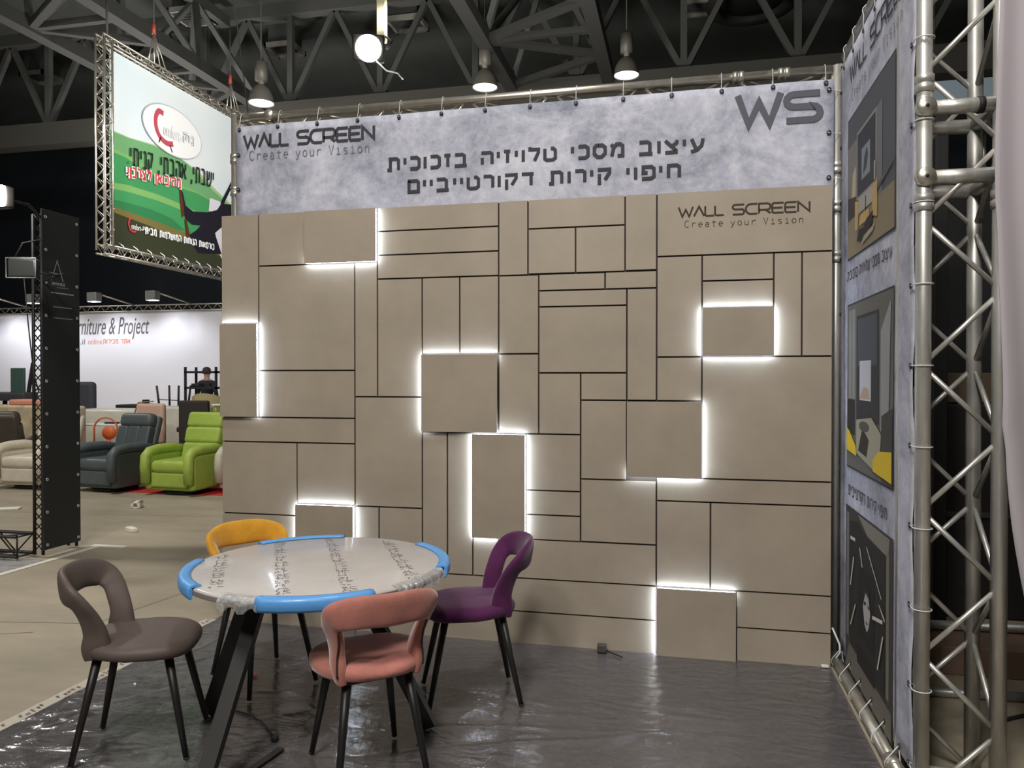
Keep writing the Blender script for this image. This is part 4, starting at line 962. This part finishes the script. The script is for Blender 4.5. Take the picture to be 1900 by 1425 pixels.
one('backrest', t, lambda b: b.rings([[V((r*math.cos(a), .05+r*.8*math.sin(a), z)) for r, z in ((.27, .5), (.33, .5), (.33, 1.06+.12*math.sin(a)), (.30, 1.08+.12*math.sin(a)), (.27, 1.04+.12*math.sin(a)))] for a in [PI*k/16 for k in range(17)]], OL))
one('seat', t, lambda b: cushion(b, (-.28, -.25, .42), (.28, .28, .54), OL, .04)); legs4(t, .2, .2, .44, .018, BK)
t = thing('upturned_chair', 'black chair turned upside down with its legs in the air', 'chair', (-6.1, 7.75, .86), .15)
one('seat', t, lambda b: cushion(b, (-.2, -.2, 0), (.2, .2, .06), BK, .02))
for sx in (-1, 1):
    for sy in (-1, 1): one('leg', t, lambda b: b.tube([(sx*.17, sy*.17, .05), (sx*.2, sy*.21, .46)], .018, BK, 6))
one('stretcher', t, lambda b: b.tube([(-.185, -.19, .22), (.185, -.19, .2)], .008, BK, 5))
t = thing('storage_table', 'dark table that carries the upturned black chair', 'table', (-6.15, 7.75, 0))
one('tabletop', t, lambda b: b.box((-.45, -.4, .81), (.5, .4, .86), BK, .01)); legs4(t, .4, .33, .81, .025, BK)
t = thing('shelf_rack', 'open black shelf rack before the white wall near the beige panels', 'shelf', (-7.08, 10.1, 0))
for x in (-.36, .36):
    for y in (-.18, .18): one('post', t, lambda b: b.box((x-.02, y-.02, 0), (x+.02, y+.02, 1.68), BK))
for z in (.25, .6, .93, 1.22, 1.55): one('shelf', t, lambda b: b.box((-.38, -.2, z), (.38, .2, z+.045), BK))
tag(one('box', None, lambda b: b.box((-7.33, 9.95, 1.267), (-7.15, 10.15, 1.335), BK, .01)), 'small black object on the shelf rack', 'box')
# person behind the rack, seen from behind
def person(label, x, y, h, rot=0):
    t = thing('person', label, 'person', (x, y, 0), rot)
    k = h/1.75
    verts = [(0, 0, .95), (0, 0, 1.12), (0, .01, 1.30), (0, .0, 1.44), (0, .0, 1.52), (0, .01, 1.62), (0, .01, 1.70),
             (.17, 0, 1.41), (.235, .0, 1.14), (.22, .10, .92), (-.17, 0, 1.41), (-.235, .0, 1.14), (-.22, .10, .92),
             (.09, 0, .90), (.10, .01, .50), (.10, -.02, .08), (.10, .10, .03), (-.09, 0, .90), (-.10, .01, .50), (-.10, -.02, .08), (-.10, .10, .03)]
    rad = [(.155, .11), (.145, .10), (.17, .115), (.10, .08), (.055, .055), (.075, .09), (.065, .075), (.075, .07), (.05, .05), (.035, .035), (.075, .07), (.05, .05), (.035, .035),
           (.09, .09), (.065, .065), (.045, .045), (.04, .035), (.09, .09), (.065, .065), (.045, .045), (.04, .035)]
    ed = [(0, 1), (1, 2), (2, 3), (3, 4), (4, 5), (5, 6), (3, 7), (7, 8), (8, 9), (3, 10), (10, 11), (11, 12), (0, 13), (13, 14), (14, 15), (15, 16), (0, 17), (17, 18), (18, 19), (19, 20)]
    me = bpy.data.meshes.new('body'); me.from_pydata([tuple(V(v)*k) for v in verts], ed, []); o = bpy.data.objects.new('body', me); COL.objects.link(o); o.parent = t
    sk = o.modifiers.new('skin', 'SKIN'); sd = o.modifiers.new('smooth', 'SUBSURF'); sd.levels = sd.render_levels = 2
    for i, rr in enumerate(rad): me.skin_vertices[0].data[i].radius = (rr[0]*k, rr[1]*k)
    me.skin_vertices[0].data[0].use_root = True
    dg = bpy.context.evaluated_depsgraph_get(); dg.update(); m2 = bpy.data.meshes.new_from_object(o.evaluated_get(dg)); o.modifiers.clear(); o.data = m2
    m2.materials.clear()
    for mm in (mat('skin', (176, 136, 116), .6), mat('black shirt', (38, 38, 44), .8), mat('dark trousers', (44, 44, 52), .8)): m2.materials.append(mm)
    for p in m2.polygons:
        c = p.center/k; p.use_smooth = True
        p.material_index = 0 if c.z > 1.47 or (abs(c.x) > .19 and c.z < 1.0 and c.y > .06) else (1 if c.z > .93 else 2)
    one('hair', t, lambda b: b.lathe([(.088, -.06), (.094, 0), (.085, .05), (.05, .085), (0, .095)], mat('dark hair', (52, 44, 42), .8), 18, M.Translation(V((0, -.005, 1.69))*k)))
    for s in (-1, 1): one('ear', t, lambda b: b.lathe([(0, -.02), (.012, -.015), (.016, 0), (.012, .02), (0, .025)], mat('skin', (176, 136, 116), .6), 8, M.Translation(V((s*.088, .01, 1.64))*k)))
    return t
person('person in a black shirt standing behind the black shelf rack', -7.68, 11.0, 1.66, .1)
t = thing('side_table', 'small white topped stand with a lime green figure behind the green recliner', 'table', (-4.37, 6.55, 0))
one('cabinet', t, lambda b: b.box((-.1, -.12, 0), (.12, .12, .9), mat('white lacquer', (214, 212, 204), .5), .006)); 
t2 = thing('lime_stool', 'lime green stool standing on the white stand behind the green recliner', 'stool', (-4.37, 6.55, .9))
LM = mat('lime plastic', (170, 190, 70), .5)
one('seat', t2, lambda b: b.box((-.1, -.1, .12), (.06, .1, .15), WHITE, .008)); legs4(t2, .05, .06, .12, .02, LM)
t = thing('red_chair', 'dark red chair back beside the edge of the beige wall', 'chair', (-4.35, 7.2, 0)); RD = mat('dark red fabric', (128, 52, 46), .8)
one('backrest', t, lambda b: cushion(b, (-.25, -.06, .5), (.35, .06, 1.10), RD, .05)); one('seat', t, lambda b: cushion(b, (-.25, -.04, .4), (.35, .4, .52), RD, .05)); legs4(t, .2, .2, .42, .018, BK)
WRAP = mat('wrapped white', (206, 202, 188), .5, var=.06, vscale=5, bump=.3, bscale=9, coat=.3)
KR = mat('wrapped beige', (186, 170, 140), .5, var=.14, vscale=6, bump=.4, bscale=10, coat=.3)
def carton(label, a, c, m): 
    t = tag(one('wrapped_furniture', None, lambda b: b.box(a, c, m, .04, 3)), label, 'wrapped furniture', 'film wrapped furniture'); return t
carton('long low white wrapped sofa behind the grey recliner', (-6.95, 6.4, 0), (-5.66, 7.0, .95), WRAP)
carton('tall white wrapped panel between the grey and dark brown chairs', (-5.63, 6.5, 0), (-4.80, 7.0, 1.0), WRAP)
carton('cream wrapped sofa arm showing right of the black column', (-6.25, 5.12, 0), (-5.8, 5.4, 1.05), mat('wrapped cream', (206, 190, 168), .6, var=.06, vscale=6, bump=.2))
carton('bulky beige wrapped stack behind the cream recliner', (-8.6, 6.0, 0), (-6.98, 6.38, 1.02), KR)
carton('low beige wrapped bundle between the grey and green recliners', (-4.5, 5.2, 0), (-4.05, 5.45, .52), KR)
t = thing('pink_chair', 'pale pink chair back above the grey recliner', 'chair', (-4.83, 5.55, 0))
PK = mat('pale pink fabric', (206, 172, 150), .8)
one('backrest', t, lambda b: cushion(b, (-.24, -.05, .5), (.22, .05, 1.09), PK, .05)); one('seat', t, lambda b: cushion(b, (-.24, -.02, .4), (.22, .35, .5), PK, .04)); legs4(t, .2, .16, .4, .015, BK)
one('back_frame', t, lambda b: b.tube([(-.27, -.03, .5), (-.265, -.03, .95), (-.2, -.03, 1.10), (.05, -.03, 1.12)], .01, mat('wood brown', (150, 112, 80), .6), 6))
ORG = mat('orange metal', (206, 104, 52), .5)
t = thing('bistro_chair', 'orange wire bistro chair beside the grey recliner back', 'chair', (-5.5, 5.42, 0), .2)
one('back_hoop', t, lambda b: b.tube([(-.17, .0, .45)]+[(-.17*math.cos(a), 0, .72+.16*math.sin(a)) for a in [PI*k/10 for k in range(11)]]+[(.17, 0, .45)], .012, ORG, 6))
one('back_disc', t, lambda b: b.lathe([(0, -.01), (.10, -.01), (.10, .01), (0, .01)], ORG, 20, M.Translation((.05, 0, .66)) @ M.Rotation(PI/2, 4, 'X')))
one('seat', t, lambda b: b.lathe([(0, .42), (.18, .42), (.19, .435), (.18, .45), (0, .45)], ORG, 24, M.Translation((0, -.17, 0)))); legs4(t, .15, .15, .43, .012, ORG)
t = thing('cafe_table', 'white topped table behind the orange bistro chair', 'table', (-6.0, 5.92, 0))
one('tabletop', t, lambda b: b.box((-.2, -.15, .73), (.5, .2, .76), WHITE, .008)); one('pedestal', t, lambda b: b.tube([(.12, 0, .0), (.12, 0, .73)], .03, ORG, 8))
tag(one('tray', None, lambda b: b.box((-5.9, 5.85, .761), (-5.7, 5.95, .785), BK, .006)), 'small dark tray on the white topped table', 'tray')
t = thing('dark_armchair', 'rounded dark grey chair showing right of the black column', 'chair', (-8.55, 8.28, 0), PI)
one('backrest', t, lambda b: cushion(b, (-.35, -.08, .4), (.2, .08, 1.38), mat('grey black fabric', (58, 58, 66), .8), .08)); one('seat', t, lambda b: cushion(b, (-.35, .0, .36), (.2, .5, .5), mat('grey black fabric', (58, 58, 66), .8), .05)); legs4(t, .2, .1, .4, .02, BK)
t = thing('low_bench', 'low black bench frame before the white wall right of the column', 'bench', (-7.15, 8.0, 0))
one('seat', t, lambda b: b.box((-.2, -.2, .9), (.38, .2, .97), BK, .01)); legs4(t, .3, .17, .9, .02, BK); one('end_post', t, lambda b: b.box((.28, -.1, .95), (.36, .0, 1.06), BK))
t = thing('dark_table', 'long dark table against the white wall at the far left', 'table', (-8.95, 7.2, 0))
one('tabletop', t, lambda b: b.box((-1.0, -.4, 1.06), (.62, .4, 1.2), mat('dark table top', (62, 58, 62), .5), .01)); legs4(t, .55, .33, 1.08, .04, BK)
t = thing('green_panel', 'dark green board standing on the dark table', 'board', (-8.76, 7.1, 1.2))
one('board', t, lambda b: b.box((-.13, -.02, 0), (.155, .02, .43), mat('dark green', (62, 84, 78), .5), .006)); one('stand', t, lambda b: b.box((-.1, -.06, 0), (.1, .06, .012), BK))
tag(one('post', None, lambda b: b.bar((-8.55, 7.12, 1.2), (-8.43, 7.1, 1.72), .05, .04, BK, (1, 0, 0))), 'dark slanting post beside the green board', 'post')
t = thing('salmon_cushion', 'flat salmon cushion on the beige wrapped stack', 'cushion', (-7.5, 6.2, 1.02))
one('pad', t, lambda b: cushion(b, (-.4, -.12, 0), (.3, .2, .09), mat('salmon fabric', (206, 140, 116), .8), .03))
tag(one('white_roll', None, lambda b: b.lathe([(0, 0), (.05, 0), (.05, .1), (0, .1)], WHITE, 14, M.Translation((-7.32, 6.15, 1.11)))), 'small white roll on the salmon cushion', 'roll')

# ------------------------------------------------------------------ dark area behind the right truss tower
BC = mat('black curtain', (26, 26, 27), .95)
def curt(b):
    i = b.mi(BC); P = []
    for k in range(121):
        x = 3.8+k*.05; P.append([b.bm.verts.new((x, 2.4+.05*math.sin(k*.9), z)) for z in (0.0, 2.9)])
    for k in range(120):
        f = b.bm.faces.new((P[k][0], P[k+1][0], P[k+1][1], P[k][1])); f.material_index = i; f.smooth = True
c = tag(one('black_curtain', None, curt), 'black curtain behind the right truss tower', 'curtain'); so = c.modifiers.new('thickness', 'SOLIDIFY'); so.thickness = .004
t = thing('black_post', 'black upright post seen through the right truss tower', 'post', (4.16, .78, 0))
one('post', t, lambda b: b.box((-.035, -.035, 0), (.035, .035, 3.0), BLACK, .004)); one('post_foot', t, lambda b: b.box((-.12, -.12, 0), (.12, .12, .02), BLACK, .004))
BRN = mat('brown cardboard', (104, 88, 70), .8)
t = thing('flight_case', 'tall dark case behind the right truss tower carrying a brown box', 'case', (4.5, 1.2, 0))
one('case_body', t, lambda b: b.box((-.3, -.15, 0), (.5, .4, 1.31), mat('case black', (34, 33, 33), .7), .015)); one('case_edge', t, lambda b: b.box((-.31, -.16, .62), (.51, -.14, .65), STEEL))
tag(one('brown_box', None, lambda b: b.box((4.29, 1.1, 1.315), (4.75, 1.5, 1.50), BRN, .006)), 'brown box on the dark case seen through the truss', 'box')
tag(one('cardboard_box', None, lambda b: b.box((3.96, .05, 0), (4.6, .4, .14), mat('dusty cardboard', (122, 100, 84), .8), .006)), 'flat brown cardboard box on the floor behind the truss tower', 'box')
def rod(name, label, a, c, r, m): return tag(one(name, None, lambda b: b.tube([a, c], r, m, 10)), label, 'pole', 'poles lying behind the truss tower')
rod('steel_pole', 'upper of the bright poles lying on the cardboard box', (3.85, .30, .166), (5.4, .42, .166), .025, ALU)
rod('steel_pole', 'rear bright pole lying on the floor behind the cardboard box', (3.85, .62, .025), (5.4, .66, .025), .025, ALU)
rod('steel_pole', 'front bright pole on the floor before the cardboard box', (3.75, -.25, .022), (4.3, -.22, .022), .022, ALU)
tag(one('black_cable', None, lambda b: b.tube([(4.0, -.5, .01), (4.15, -.4, .01), (4.3, -.45, .01), (4.45, -.3, .01), (4.6, -.38, .01)], .008, BLACK, 6)), 'black cable on the floor right of the truss tower', 'cable')
t = thing('hanging_sign', 'small pale hanging sign glimpsed through the truss tower', 'sign', (5.55, 4.8, 4.5))
one('sign_panel', t, lambda b: b.box((-.3, -.02, -.1), (.4, .02, .1), mat('pale blue sign', (170, 190, 204), .5))); one('sign_base', t, lambda b: b.box((-.3, -.02, -.19), (.4, .02, -.1), mat('slate sign', (60, 74, 84), .5)))
for x in (-.25, .35): one('wire', t, lambda b: b.tube([(x, 0, .1), (x, 0, 6.0)], .004, STEEL, 5))
